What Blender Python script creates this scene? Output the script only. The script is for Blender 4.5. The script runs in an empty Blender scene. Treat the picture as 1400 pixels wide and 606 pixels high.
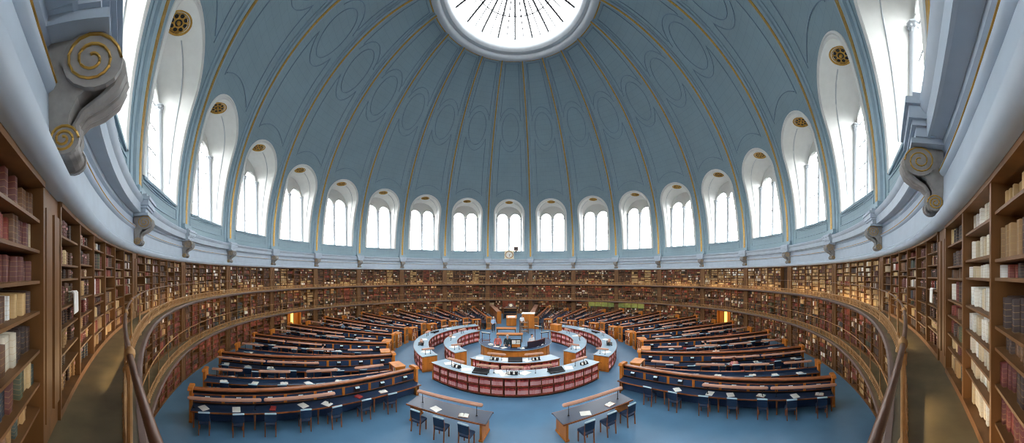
import bpy, math, random
import numpy as np
from mathutils import Vector, Matrix
from mathutils.geometry import tessellate_polygon
random.seed(7)
rng = np.random.default_rng(7)
sc = bpy.context.scene
COL = sc.collection
pi = math.pi
def rad(a): return a*pi/180
def sn(a): return math.sin(rad(a))
def cs(a): return math.cos(rad(a))
R = 21.3            # face of the bookcases
DW = -2.58          # the windows' turn about the room's axis
ROWS = -1.9         # the reading desks' turn
EYE = 6.57
def P(r, phi, z=0.0): return (r*sn(phi), r*cs(phi), z)
ORD = ['nearest', 'second', 'third', 'fourth', 'fifth', 'sixth', 'seventh', 'eighth', 'ninth', 'tenth', 'eleventh', 'twelfth', 'thirteenth', 'fourteenth', 'fifteenth', 'sixteenth']
NTH = ['first'] + ORD[1:]
TENS = {2: 'twenty', 3: 'thirty', 4: 'forty', 5: 'fifty', 6: 'sixty', 7: 'seventy', 8: 'eighty', 9: 'ninety'}
def nth(n):
    "1 -> 1st"
    if 10 <= n % 100 <= 20: return '%dth' % n
    return '%d%s' % (n, {1: 'st', 2: 'nd', 3: 'rd'}.get(n % 10, 'th'))
# ------------------------------------------------------------------ materials
MATS = {}
def lin(c):
    return tuple(((v/255)/12.92 if v/255 <= .04045 else ((v/255+.055)/1.055)**2.4) for v in c)
def mat(name, rgb, rough=.6, metal=0., var=.12, scale=3., bump=0., stretch=(1, 1, 1), spec=.4):
    m = bpy.data.materials.new(name); m.use_nodes = True
    nt = m.node_tree; b = nt.nodes['Principled BSDF']
    c = lin(rgb)
    tc = nt.nodes.new('ShaderNodeTexCoord'); mp = nt.nodes.new('ShaderNodeMapping')
    mp.inputs['Scale'].default_value = stretch
    nz = nt.nodes.new('ShaderNodeTexNoise'); nz.inputs['Scale'].default_value = scale; nz.inputs['Detail'].default_value = 4
    rp = nt.nodes.new('ShaderNodeValToRGB')
    rp.color_ramp.elements[0].position = .3; rp.color_ramp.elements[1].position = .7
    rp.color_ramp.elements[0].color = tuple(v*(1-var) for v in c)+(1,)
    rp.color_ramp.elements[1].color = tuple(min(1, v*(1+var)) for v in c)+(1,)
    nt.links.new(tc.outputs['Object'], mp.inputs['Vector']); nt.links.new(mp.outputs['Vector'], nz.inputs['Vector'])
    nt.links.new(nz.outputs['Fac'], rp.inputs['Fac']); nt.links.new(rp.outputs['Color'], b.inputs['Base Color'])
    b.inputs['Roughness'].default_value = rough; b.inputs['Metallic'].default_value = metal
    b.inputs['Specular IOR Level'].default_value = spec
    if bump:
        bp = nt.nodes.new('ShaderNodeBump'); bp.inputs['Strength'].default_value = bump; bp.inputs['Distance'].default_value = .02
        nt.links.new(nz.outputs['Fac'], bp.inputs['Height']); nt.links.new(bp.outputs['Normal'], b.inputs['Normal'])
    MATS[name] = m
    return m
def glow(name, rgb, s):
    m = bpy.data.materials.new(name); m.use_nodes = True; nt = m.node_tree
    nt.nodes.remove(nt.nodes['Principled BSDF'])
    e = nt.nodes.new('ShaderNodeEmission'); e.inputs[0].default_value = lin(rgb)+(1,); e.inputs[1].default_value = s
    nt.links.new(e.outputs[0], nt.nodes['Material Output'].inputs[0]); MATS[name] = m
    return m
WIN = 2.6
def glass(name):
    m = bpy.data.materials.new(name); m.use_nodes = True; nt = m.node_tree
    nt.nodes.remove(nt.nodes['Principled BSDF'])
    t = nt.nodes.new('ShaderNodeBsdfTransparent'); t.inputs[0].default_value = (.96, .97, .96, 1)
    g = nt.nodes.new('ShaderNodeBsdfGlossy'); g.inputs['Roughness'].default_value = .05
    f = nt.nodes.new('ShaderNodeFresnel'); f.inputs[0].default_value = 1.3
    x = nt.nodes.new('ShaderNodeMixShader'); x.inputs[0].default_value = .04
    nt.links.new(t.outputs[0], x.inputs[1]); nt.links.new(g.outputs[0], x.inputs[2])
    nt.links.new(x.outputs[0], nt.nodes['Material Output'].inputs[0]); MATS[name] = m
    return m
M_sky = glass('window_glass'); M_oc = M_sky
M_door = glow('lit_lobby', (255, 190, 90), 1.6)
M_frieze = mat('cornice_paint', (174, 187, 200), .55, var=.05)
M_white = mat('white_paint', (226, 226, 222), .6, var=.03)
M_ring = mat('skylight_plaster', (190, 195, 200), .6, var=.03)
M_gold = mat('gilding', (190, 150, 72), .42, .6, var=.2, scale=8)
M_oak = mat('oak', (116, 80, 46), .5, var=.25, scale=5, stretch=(1, 1, .2))
M_back = mat('dark_oak', (64, 44, 30), .7, var=.25, scale=4)
M_shelf = mat('shelf_oak', (112, 78, 46), .5, var=.2, scale=4)
M_honey = mat('honey_oak', (186, 112, 40), .38, var=.22, scale=4, stretch=(1, 1, .15))
M_brownwood = mat('brown_wood', (140, 78, 36), .35, var=.25, scale=5)
M_bronze = mat('bronze_iron', (176, 134, 88), .42, .2, var=.2, scale=10)
M_hand = mat('handrail_wood', (112, 76, 56), .3, .1, var=.2, scale=6)
M_grey = mat('gallery_grey', (112, 92, 84), .5, var=.12)
M_stone = mat('carved_stone', (150, 146, 142), .6, var=.15, scale=9)
M_bar = mat('glazing_bar_paint', (128, 132, 136), .6, var=.05)
M_lino = mat('gallery_lino', (106, 96, 72), .42, var=.3, scale=2.2)
M_floor = mat('blue_floor', (84, 122, 152), .42, var=.1, scale=.8)
M_navy = mat('navy_leather', (30, 48, 74), .38, var=.2, scale=5)
M_panel = mat('blue_panel', (38, 60, 92), .5, var=.15, scale=3)
M_top = mat('desk_leather', (34, 50, 74), .32, var=.15, scale=2)
M_cap = mat('pale_vinyl', (178, 202, 212), .35, var=.05)  # pale sheen of glossy surfaces, put into the colour
M_black = mat('black_enamel', (22, 22, 26), .35, var=.1)
M_lamp = mat('lamp_brown', (180, 134, 112), .28, .1, var=.1, scale=4)
M_counter = mat('pale_counter', (138, 162, 178), .3, var=.08, scale=1.2)
M_paper = mat('paper', (232, 230, 222), .8, var=.05)
M_redwood = mat('red_wood', (112, 54, 30), .45, var=.25, scale=4)
M_red = mat('red_cloth', (160, 56, 52), .6, var=.25, scale=9)
M_label = mat('pale_label', (210, 160, 158), .7, var=.12, scale=12)
M_skin = mat('skin', (214, 164, 136), .55, var=.05)
M_hair = mat('auburn_hair', (104, 48, 28), .6, var=.3, scale=20)
M_hairb = mat('dark_hair', (44, 32, 26), .6, var=.3, scale=20)
M_green = mat('green_panel', (126, 140, 78), .6, var=.25)
M_dial = mat('clock_dial', (236, 226, 200), .5, var=.03)
M_smoke = mat('smoked_screen', (46, 44, 56), .15, var=.1)
def dome_mat():
    m = mat('dome_paint', (141, 164, 174), .62, var=.05, scale=.5)
    nt = m.node_tree; b = nt.nodes['Principled BSDF']
    rp = [n for n in nt.nodes if n.type == 'VALTORGB'][0]
    tc = [n for n in nt.nodes if n.type == 'TEX_COORD'][0]
    sp = nt.nodes.new('ShaderNodeSeparateXYZ'); nt.links.new(tc.outputs['Object'], sp.inputs[0])
    def mth(op, a, b_=None):
        n = nt.nodes.new('ShaderNodeMath'); n.operation = op
        for i, v in enumerate((a, b_)):
            if v is None: continue
            if isinstance(v, (int, float)): n.inputs[i].default_value = v
            else: nt.links.new(v, n.inputs[i])
        return n.outputs[0]
    # painted joint lines of the lining: courses up the dome and staggered uprights
    el = mth('ARCSINE', mth('DIVIDE', mth('SUBTRACT', sp.outputs[2], 10.0), 21.32))
    row = mth('MULTIPLY', el, 34.0)
    fl = mth('FLOOR', row)
    az = mth('MULTIPLY', mth('ARCTAN2', sp.outputs[0], sp.outputs[1]), 140/(2*pi))
    az = mth('ADD', az, mth('MULTIPLY', fl, .5))
    l1 = mth('LESS_THAN', mth('FRACT', row), .05)
    l2 = mth('LESS_THAN', mth('FRACT', az), .035)
    ln = mth('MAXIMUM', l1, l2)
    mx = nt.nodes.new('ShaderNodeMix'); mx.data_type = 'RGBA'; mx.blend_type = 'MULTIPLY'
    nt.links.new(mth('MULTIPLY', ln, .35), mx.inputs[0]); nt.links.new(rp.outputs[0], mx.inputs[6]); mx.inputs[7].default_value = (.55, .6, .68, 1)
    nt.links.new(mx.outputs[2], b.inputs['Base Color'])
    return m
M_dome = dome_mat()
M_rib = mat('rib_paint', (146, 168, 180), .6, var=.05)
M_line = mat('moulding_paint', (118, 140, 158), .6, var=.05)  # shadow lines of the mouldings painted in as a darker blue
def book_mat(name, per_object):
    m = bpy.data.materials.new(name); m.use_nodes = True; nt = m.node_tree; b = nt.nodes['Principled BSDF']
    at = nt.nodes.new('ShaderNodeAttribute'); at.attribute_name = 'col'
    if per_object:
        oi = nt.nodes.new('ShaderNodeObjectInfo'); col = oi.outputs['Color']
    else: col = at.outputs['Color']
    # raised, gilded bands across each spine
    mu = nt.nodes.new('ShaderNodeMath'); mu.operation = 'MULTIPLY'; mu.inputs[1].default_value = 5.0
    nt.links.new(at.outputs['Alpha'], mu.inputs[0])
    fr = nt.nodes.new('ShaderNodeMath'); fr.operation = 'FRACT'; nt.links.new(mu.outputs[0], fr.inputs[0])
    lt = nt.nodes.new('ShaderNodeMath'); lt.operation = 'LESS_THAN'; lt.inputs[1].default_value = .1; nt.links.new(fr.outputs[0], lt.inputs[0])
    sc_ = nt.nodes.new('ShaderNodeMath'); sc_.operation = 'MULTIPLY'; sc_.inputs[1].default_value = .45; nt.links.new(lt.outputs[0], sc_.inputs[0])
    mx = nt.nodes.new('ShaderNodeMix'); mx.data_type = 'RGBA'
    nt.links.new(sc_.outputs[0], mx.inputs[0]); nt.links.new(col, mx.inputs[6]); mx.inputs[7].default_value = lin((176, 140, 84))+(1,)
    nt.links.new(mx.outputs[2], b.inputs['Base Color']); b.inputs['Roughness'].default_value = .55
    return m
M_books = book_mat('book_cloth', False)
M_book1 = book_mat('book_leather', True)
# ------------------------------------------------------------------ mesh building
class MB:
    def __init__(s): s.V = []; s.F = []; s.M = []
    def add(s, vs, fs, m=0):
        o = len(s.V); s.V += [tuple(v) for v in vs]
        s.F += [tuple(i+o for i in f) for f in fs]; s.M += [m]*len(fs)
        return s
    def box(s, x0, x1, y0, y1, z0, z1, m=0):
        return s.add([(x0, y0, z0), (x1, y0, z0), (x1, y1, z0), (x0, y1, z0), (x0, y0, z1), (x1, y0, z1), (x1, y1, z1), (x0, y1, z1)],
              [(0, 3, 2, 1), (4, 5, 6, 7), (0, 1, 5, 4), (1, 2, 6, 5), (2, 3, 7, 6), (3, 0, 4, 7)], m)
    def bbox(s, x0, x1, y0, y1, z0, z1, c=.01, m=0):
        "a box with chamfered edges all round in plan and at the top"
        pl = [(x0+c, y0), (x1-c, y0), (x1, y0+c), (x1, y1-c), (x1-c, y1), (x0+c, y1), (x0, y1-c), (x0, y0+c)]
        cx, cy = (x0+x1)/2, (y0+y1)/2
        def sh(p, d): return (p[0]-math.copysign(min(d, abs(p[0]-cx)), p[0]-cx), p[1]-math.copysign(min(d, abs(p[1]-cy)), p[1]-cy))
        vs = [(p[0], p[1], z0) for p in pl]+[(p[0], p[1], z1-c) for p in pl]+[sh(p, c)+(z1,) for p in pl]
        fs = [tuple(range(7, -1, -1)), tuple(range(16, 24))]
        for k in (0, 8):
            for i in range(8): j = (i+1) % 8; fs.append((k+i, k+j, k+8+j, k+8+i))
        return s.add(vs, fs, m)
    def pbox(s, r0, r1, s0, s1, z0, z1, n=1, m=0):
        "a box bent round the room's axis"
        vs = []; fs = []
        for i in range(n+1):
            a = s0+(s1-s0)*i/n
            vs += [P(r0, a, z0), P(r1, a, z0), P(r1, a, z1), P(r0, a, z1)]
        for i in range(n):
            k = 4*i
            for j in range(4): fs.append((k+j, k+4+j, k+4+(j+1) % 4, k+(j+1) % 4))
        fs += [(0, 1, 2, 3), (4*n+3, 4*n+2, 4*n+1, 4*n)]
        return s.add(vs, fs, m)
    def lathe(s, prof, n=64, s0=0, s1=360, m=0, closed=False):
        full = abs(s1-s0) >= 360; k = len(prof); vs = []; fs = []
        for i in range(n if full else n+1):
            a = s0+(s1-s0)*i/n
            vs += [P(r, a, z) for r, z in prof]
        for i in range(n):
            i2 = (i+1) % n if full else i+1
            for j in range(k if closed else k-1): j2 = (j+1) % k; fs.append((i*k+j, i*k+j2, i2*k+j2, i2*k+j))
        if closed and not full: fs += [tuple(range(k)), tuple(n*k+j for j in range(k-1, -1, -1))]
        return s.add(vs, fs, m)
    def tube(s, pts, r, n=6, m=0, loop=False, up=(0, 0, 1)):
        pts = [Vector(p) for p in pts]; k = len(pts); vs = []; fs = []
        for i, p in enumerate(pts):
            a = pts[(i-1) % k] if (loop or i) else p; b = pts[(i+1) % k] if (loop or i < k-1) else p
            t = (b-a).normalized(); u = Vector(up)
            if abs(t.dot(u)) > .95: u = Vector((1, 0, 0)) if abs(t.x) < .9 else Vector((0, 1, 0))
            x = t.cross(u).normalized(); y = x.cross(t)
            rr = r[i] if isinstance(r, (list, tuple)) else r
            vs += [tuple(p+x*rr*math.cos(2*pi*j/n)+y*rr*math.sin(2*pi*j/n)) for j in range(n)]
        for i in range(k if loop else k-1):
            i2 = (i+1) % k
            for j in range(n): fs.append((i*n+j, i*n+(j+1) % n, i2*n+(j+1) % n, i2*n+j))
        if not loop: fs += [tuple(range(n-1, -1, -1)), tuple((k-1)*n+j for j in range(n))]
        return s.add(vs, fs, m)
    def turned(s, x, y, prof, n=8, m=0):
        "lathe-turned upright: prof = (radius, z)"
        vs = []; fs = []; k = len(prof)
        for r, z in prof: vs += [(x+r*math.cos(2*pi*j/n), y+r*math.sin(2*pi*j/n), z) for j in range(n)]
        for i in range(k-1):
            for j in range(n): fs.append((i*n+j, i*n+(j+1) % n, (i+1)*n+(j+1) % n, (i+1)*n+j))
        fs += [tuple(range(n-1, -1, -1)), tuple((k-1)*n+j for j in range(n))]
        return s.add(vs, fs, m)
    def prism(s, poly, f, d0, d1, m=0):
        "poly of (a, b) pairs pushed from d0 to d1; f(a, b, d) gives the point"
        k = len(poly)
        vs = [f(a, b, d0) for a, b in poly]+[f(a, b, d1) for a, b in poly]
        fs = [tuple(range(k-1, -1, -1)), tuple(range(k, 2*k))]+[(i, (i+1) % k, k+(i+1) % k, k+i) for i in range(k)]
        return s.add(vs, fs, m)
    def ball(s, c, r, n=10, m=0, sq=(1, 1, 1)):
        k = n//2; vs = []; fs = []
        for i in range(k+1):
            t = pi*i/k
            vs += [(c[0]+sq[0]*r*math.sin(t)*math.cos(2*pi*j/n), c[1]+sq[1]*r*math.sin(t)*math.sin(2*pi*j/n), c[2]+sq[2]*r*math.cos(t)) for j in range(n)]
        for i in range(k):
            for j in range(n): fs.append((i*n+j, (i+1)*n+j, (i+1)*n+(j+1) % n, i*n+(j+1) % n))
        return s.add(vs, fs, m)
    def merge(s, o, mx, mo=0):
        k = len(s.V); s.V += [tuple(mx @ Vector(v)) for v in o.V]; s.F += [tuple(i+k for i in f) for f in o.F]; s.M += [m+mo for m in o.M]
        return s
    def mesh(s, name, mats, smooth=False):
        me = bpy.data.meshes.new(name); me.from_pydata(s.V, [], s.F)
        for m in (mats if isinstance(mats, (list, tuple)) else [mats]): me.materials.append(m)
        if any(s.M): me.polygons.foreach_set('material_index', s.M)
        if smooth:
            me.polygons.foreach_set('use_smooth', [True]*len(me.polygons))
            try: me.set_sharp_from_angle(angle=rad(38))
            except Exception: pass
        me.update(); return me
def ob(name, mb, mats, parent=None, smooth=False, loc=None, rotz=None):
    me = mb if isinstance(mb, bpy.types.Mesh) else mb.mesh(name, mats, smooth)
    o = bpy.data.objects.new(name, me); COL.objects.link(o)
    if parent: o.parent = parent
    if loc: o.location = loc
    if rotz is not None: o.rotation_euler = (0, 0, rotz)
    return o
def tag(o, label, cat, group=None, kind=None):
    o['label'] = label; o['category'] = cat
    if group: o['group'] = group
    if kind: o['kind'] = kind
    return o
def struct(name, mb, m, parent=None, smooth=False):
    o = ob(name, mb, m, parent, smooth)
    if not parent: o['kind'] = 'structure'
    return o
def thing(name, label, cat, loc=(0, 0, 0), rotz=0, group=None):
    o = bpy.data.objects.new(name, None); COL.objects.link(o); o.empty_display_size = .1
    o.location = loc; o.rotation_euler = (0, 0, rotz)
    return tag(o, label, cat, group)
def dup(root, loc, rotz, label=None, group=None):
    r = root.copy(); COL.objects.link(r); r.location = loc; r.rotation_euler = (0, 0, rotz)
    if label: r['label'] = label
    if group: r['group'] = group
    for ch in root.children:
        c = ch.copy(); COL.objects.link(c); c.parent = r
        for g in ch.children:
            d = g.copy(); COL.objects.link(d); d.parent = c
    return r
def where(i):
    "how to find window bay i, counted from the clock"
    if i == 0: return 'the clock'
    if i == 10: return 'the window behind the viewer'
    w = ['', 'first', 'second', 'third', 'fourth', 'fifth', 'sixth', 'seventh', 'eighth', 'ninth'][abs(i)]
    return '%s window %s of the clock' % (w, 'left' if i < 0 else 'right')
BAYS = list(range(-9, 11))
# ------------------------------------------------------------------ floor, walls, gallery slabs
mb = MB(); mb.lathe([(.001, -.25), (22.2, -.25), (22.2, 0), (.001, 0)], 128)
struct('floor', mb, M_floor)
mb = MB(); mb.lathe([(21.72, -.2), (21.72, 10.38), (22.0, 10.38), (22.0, -.2)], 160, closed=True)
struct('wall_round', mb, M_back)
Z1, Z2 = 2.43, 5.0
for nm, z in (('gallery_floor', Z1), ('gallery_floor', Z2)):
    mb = MB(); mb.lathe([(20.52, z-.16), (21.72, z-.16), (21.72, z), (20.52, z)], 240, closed=True)
    o = struct(nm, mb, M_lino)
    mb = MB(); mb.lathe([(20.52, z-.15), (20.49, z-.15), (20.46, z-.12), (20.44, z-.08), (20.43, z-.03), (20.46, z+.02), (20.52, z+.02)], 240, closed=True)
    mb.lathe([(20.75, z-.165), (20.72, z-.2), (20.82, z-.2), (20.85, z-.165)], 240, closed=True)
    ob('edge_moulding', mb, M_grey, o, True)
# ------------------------------------------------------------------ cornice
prof = [(21.72, 7.36), (21.22, 7.36), (21.16, 7.38), (21.12, 7.43), (21.11, 7.50), (21.15, 7.56), (21.20, 7.58), (21.2, 7.64), (21.25, 7.68),
        (21.27, 8.18), (21.22, 8.21), (21.20, 8.25), (21.20, 8.32)]
mb = MB(); mb.lathe(prof, 240)
co = struct('trim_1', mb, M_frieze, smooth=True)
mb = MB(); mb.lathe([(21.20, 8.26), (21.188, 8.268), (21.188, 8.278), (21.20, 8.285)], 240); ob('gilt_line', mb, M_gold, co, True)
mb = MB(); mb.lathe([(21.20, 8.32), (21.28, 8.36), (21.30, 8.58), (21.24, 8.62), (21.22, 8.70), (21.03, 8.72), (21.03, 8.69), (20.99, 8.70), (20.97, 8.86), (20.96, 8.98),
                     (20.92, 9.02), (20.88, 9.08), (20.86, 9.16), (20.88, 9.2), (21.05, 9.24), (21.3, 9.26)], 240)
ob('cornice_moulding', mb, M_frieze, co, True)
# consoles under the ribs
def mk_console():
    t = thing('scroll_bracket', '', 'bracket')
    r0 = 21.26
    f = lambda d, z, x: (x, r0-d, z)
    body = [(0, 8.62), (.50, 8.62)]
    body += [(.36+.20*math.cos(a), 8.40+.20*math.sin(a)) for a in np.linspace(rad(50), rad(-95), 9)]
    body += [(.24, 8.12), (.17, 7.98), (.16, 7.9)]
    body += [(.13+.11*math.cos(a), 7.74+.11*math.sin(a)) for a in np.linspace(rad(55), rad(-100), 7)]
    body += [(0, 7.62)]
    m = MB(); m.prism(body, f, -.2, .2); m.prism(body, f, -.08, .08)
    ob('bracket_body', m, M_stone, t)
    m = MB()   # leaf on the front
    for x, q in ((-.11, .9), (0, 1.12), (.11, .9)):
        m.tube([f(.50, 8.56, x), f(.57, 8.46, x), f(.58, 8.34, x), f(.53, 8.22, x), f(.42, 8.12, x*.95), f(.28, 8.04, x*.8), f(.21, 7.94, x*.7), f(.22, 7.82, x*.7), f(.2, 7.7, x*.7)],
               [v*q for v in (.03, .06, .07, .065, .06, .05, .045, .04, .02)], 8, up=(1, 0, 0))
    ob('leaf_carving', m, M_stone, t, True)
    for sg in (-1, 1):
        for (cd, cz, rr) in ((.36, 8.40, .24), (.13, 7.74, .13)):
            m = MB()
            m.prism([(cd+rr*math.cos(a), cz+rr*math.sin(a)) for a in np.linspace(0, 2*pi, 18)[:-1]], f, sg*.19, sg*.24)
            v = ob('volute', m, M_stone, t)
            m = MB()
            pts = [f(cd+rr*(.95-.8*q)*math.cos(2.3*2*pi*q), cz+rr*(.95-.8*q)*math.sin(2.3*2*pi*q), sg*.245) for q in np.linspace(0, 1, 36)]
            m.tube(pts, .012, 5)
            ob('gilt_spiral', m, M_gold, v, True)
    m = MB()   # block breaking forward from the cornice
    for (d0, w, z0, z1) in ((.50, .36, 8.62, 8.70), (.44, .40, 8.70, 8.84), (.50, .45, 8.84, 8.92), (.55, .50, 8.92, 9.10), (.60, .55, 9.10, 9.2), (.5, .5, 9.2, 9.3)):
        m.box(-w, w, r0-d0, 21.27, z0, z1)
    ob('cornice_block', m, M_frieze, t)
    return t
con = mk_console()
def rib_label(j):
    # rib j stands between bay j and bay j+1 (to the right of bay j)
    if j == -10: return 'close beside the viewer, left of the nearest left window'
    if j == 9: return 'close beside the viewer, right of the nearest right window'
    a = j if j < 0 else j+1
    if j == -1: return 'just left of the clock'
    if j == 0: return 'just right of the clock'
    n = ['', 'first', 'second', 'third', 'fourth', 'fifth', 'sixth', 'seventh', 'eighth', 'ninth'][abs(a)]
    return 'just beyond the %s window %s of the clock' % (n, 'left' if j < 0 else 'right')
first = True
for j in range(-10, 10):
    ph = DW+9+18*j
    if j == -1: lab = 'blue scroll bracket under the cornice, first left of the clock'
    elif j == 0: lab = 'blue scroll bracket under the cornice, first right of the clock'
    elif j == -10: lab = 'large blue scroll bracket with gilt spiral close beside the viewer on the left'
    elif j == 9: lab = 'large blue scroll bracket with gilt spiral close beside the viewer on the right'
    else: lab = 'blue scroll bracket under the cornice, %s %s of the clock' % (NTH[(-j-1) if j < 0 else j], 'left' if j < 0 else 'right')
    if first: con.rotation_euler = (0, 0, -rad(ph)); con['label'] = lab; con['group'] = 'brackets under the cornice'; first = False
    else: dup(con, (0, 0, 0), -rad(ph), lab)
# ------------------------------------------------------------------ dome
DZ, DR = 10.0, 21.3
def rz(z): return DR if z <= DZ else math.sqrt(DR*DR-(z-DZ)**2)
SILL, AS, AH = 10.55, 16.5, 2.1          # opening in the dome: sill, spring, half-width
open_pts = [(AH, SILL+(AS-SILL)*i/10) for i in range(11)]+[(AH*math.cos(a), AS+AH*math.sin(a)) for a in np.linspace(0, pi/2, 13)[1:]]
open_pts[-1] = (0.0, AS+AH)
rows = [(9.24, None), (9.7, None), (10.2, None), (SILL, None)]
nx = 6
mb = MB()
TMAX = 72.6
for i in BAYS:
    ph = DW+18*i
    def grid(zs, lo, hi, n=nx):
        vs = []; fs = []
        for q, z in enumerate(zs):
            a0 = lo(q, z); a1 = hi(q, z)
            for c in range(n+1): vs.append(P(rz(z), ph+a0+(a1-a0)*c/n, z))
        for q in range(len(zs)-1):
            for c in range(n): k = q*(n+1)+c; fs.append((k, k+1, k+n+2, k+n+1))
        mb.add(vs, fs)
    grid([9.24, 9.7, 10.2, SILL], lambda q, z: -9, lambda q, z: 9, 12)
    zs = [z for h, z in open_pts]
    ha = [math.degrees(math.asin(h/rz(z))) for h, z in open_pts]
    grid(zs, lambda q, z: -9, lambda q, z: -ha[q]); grid(zs, lambda q, z: ha[q], lambda q, z: 9)
    t0 = math.degrees(math.asin((AS+AH-DZ)/DR))
    grid([DZ+DR*sn(t) for t in np.linspace(t0, TMAX, 22)], lambda q, z: -9, lambda q, z: 9, 12)
me = mb.mesh('ceiling', M_dome, True)
struct('ceiling', me, None)
# ribs
def rib_mesh(prof, tp):
    m = MB(); vs = []; fs = []; st = []
    for z in np.linspace(9.28, DZ, 4)[:-1]: st.append((DR, z, (0, -1, 0), 0))
    for t in np.linspace(0, TMAX, 40): st.append((DR*cs(t), DZ+DR*sn(t), (0, -cs(t), -sn(t)), t))
    k = len(prof)
    for r, z, nrm, t in st:
        w = 1-(1-tp)*t/TMAX
        for x, d in prof: vs.append((x*w, r+nrm[1]*d, z+nrm[2]*d))
    for q in range(len(st)-1):
        for j in range(k-1): fs.append((q*k+j, q*k+j+1, (q+1)*k+j+1, (q+1)*k+j))
    fs.append(tuple(range(k)))
    m.add(vs, fs); return m
ribp = [(-.62, -.02), (-.62, .05), (-.50, .09), (-.46, .05), (-.40, .05), (-.36, .16), (-.22, .2), (.22, .2), (.36, .16), (.40, .05), (.46, .05), (.50, .09), (.62, .05), (.62, -.02)]
rme = rib_mesh(ribp, .45).mesh('dome_rib', M_rib, True)
gme = rib_mesh([(-.12, .19), (-.11, .225), (.11, .225), (.12, .19)], .55).mesh('gilt_strip', M_gold, True)
fme = MB(); fme.box(-.5, .5, 20.98, 21.35, 9.26, 9.62); fme.box(-.55, .55, 20.9, 21.35, 9.26, 9.36)
fme = fme.mesh('rib_foot', M_rib)
for j in range(-10, 10):
    o = ob('trim_%d' % (j+12), rme, None, rotz=-rad(DW+9+18*j)); o['kind'] = 'structure'
    ob('gilt_strip', gme, None, o); ob('rib_foot', fme, None, o)
# moulded panels on the dome
def sph(x, t, d=.0):
    "point on the dome: lateral metres x at elevation t degrees, d metres inside"
    rr = (DR-d)*cs(t); a = math.asin(max(-1, min(1, x/max(rr, .1))))
    return (rr*math.sin(a), rr*math.cos(a), DZ+(DR-d)*sn(t))
def mk_panel():
    m = MB(); w = .03
    def line(pts, loop=False): m.tube([sph(x, t, .02) for x, t in pts], w, 4, loop=loop)
    line([(1.05*math.cos(a), 50.8+5.6*math.sin(a)) for a in np.linspace(0, 2*pi, 40)[:-1]], True)
    line([(1.42*math.cos(a), 50.8+7.6*math.sin(a)) for a in np.linspace(rad(205), rad(335), 18)])
    line([(1.42*math.cos(a), 50.8+7.4*math.sin(a)) for a in np.linspace(rad(25), rad(155), 18)])
    # lower panel
    lw = 1.75
    line([(lw*q, 26.2+2.0*(1-q*q)) for q in np.linspace(-1, 1, 16)])
    for sg in (-1, 1):
        line([(sg*(lw+.14), 25.6)]+[(sg*(lw+.14-.55*(t-26)/21), t) for t in np.linspace(26, 46.6, 12)]+[(sg*1.28, 47.4)])
        line([(sg*1.22, 55.3), (sg*1.2, 56.4)]+[(sg*(1.15-.5*(t-57)/14), t) for t in np.linspace(57, 71, 9)])
    line([(q*.64, 71) for q in np.linspace(-1, 1, 5)])
    return m.mesh('panel_moulding', M_line)
pme = mk_panel()
bm_ = MB()     # flat frame on the drum under each window
for x0, x1, z0, z1 in ((-2.3, 2.3, 9.72, 9.78), (-2.3, 2.3, 10.3, 10.36), (-2.36, -2.3, 9.72, 10.36), (2.3, 2.36, 9.72, 10.36)):
    n = 8
    a0, a1 = math.degrees(math.asin(x0/DR)), math.degrees(math.asin(x1/DR))
    bm_.pbox(DR-.04, DR+.02, a0, a1, z0, z1, 8)
bme = bm_.mesh('dado_moulding', M_rib)
for i in BAYS:
    o = ob('trim_%d' % (i+41), pme, None, rotz=-rad(DW+18*i)); o['kind'] = 'structure'
    ob('dado_moulding', bme, None, o)
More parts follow.
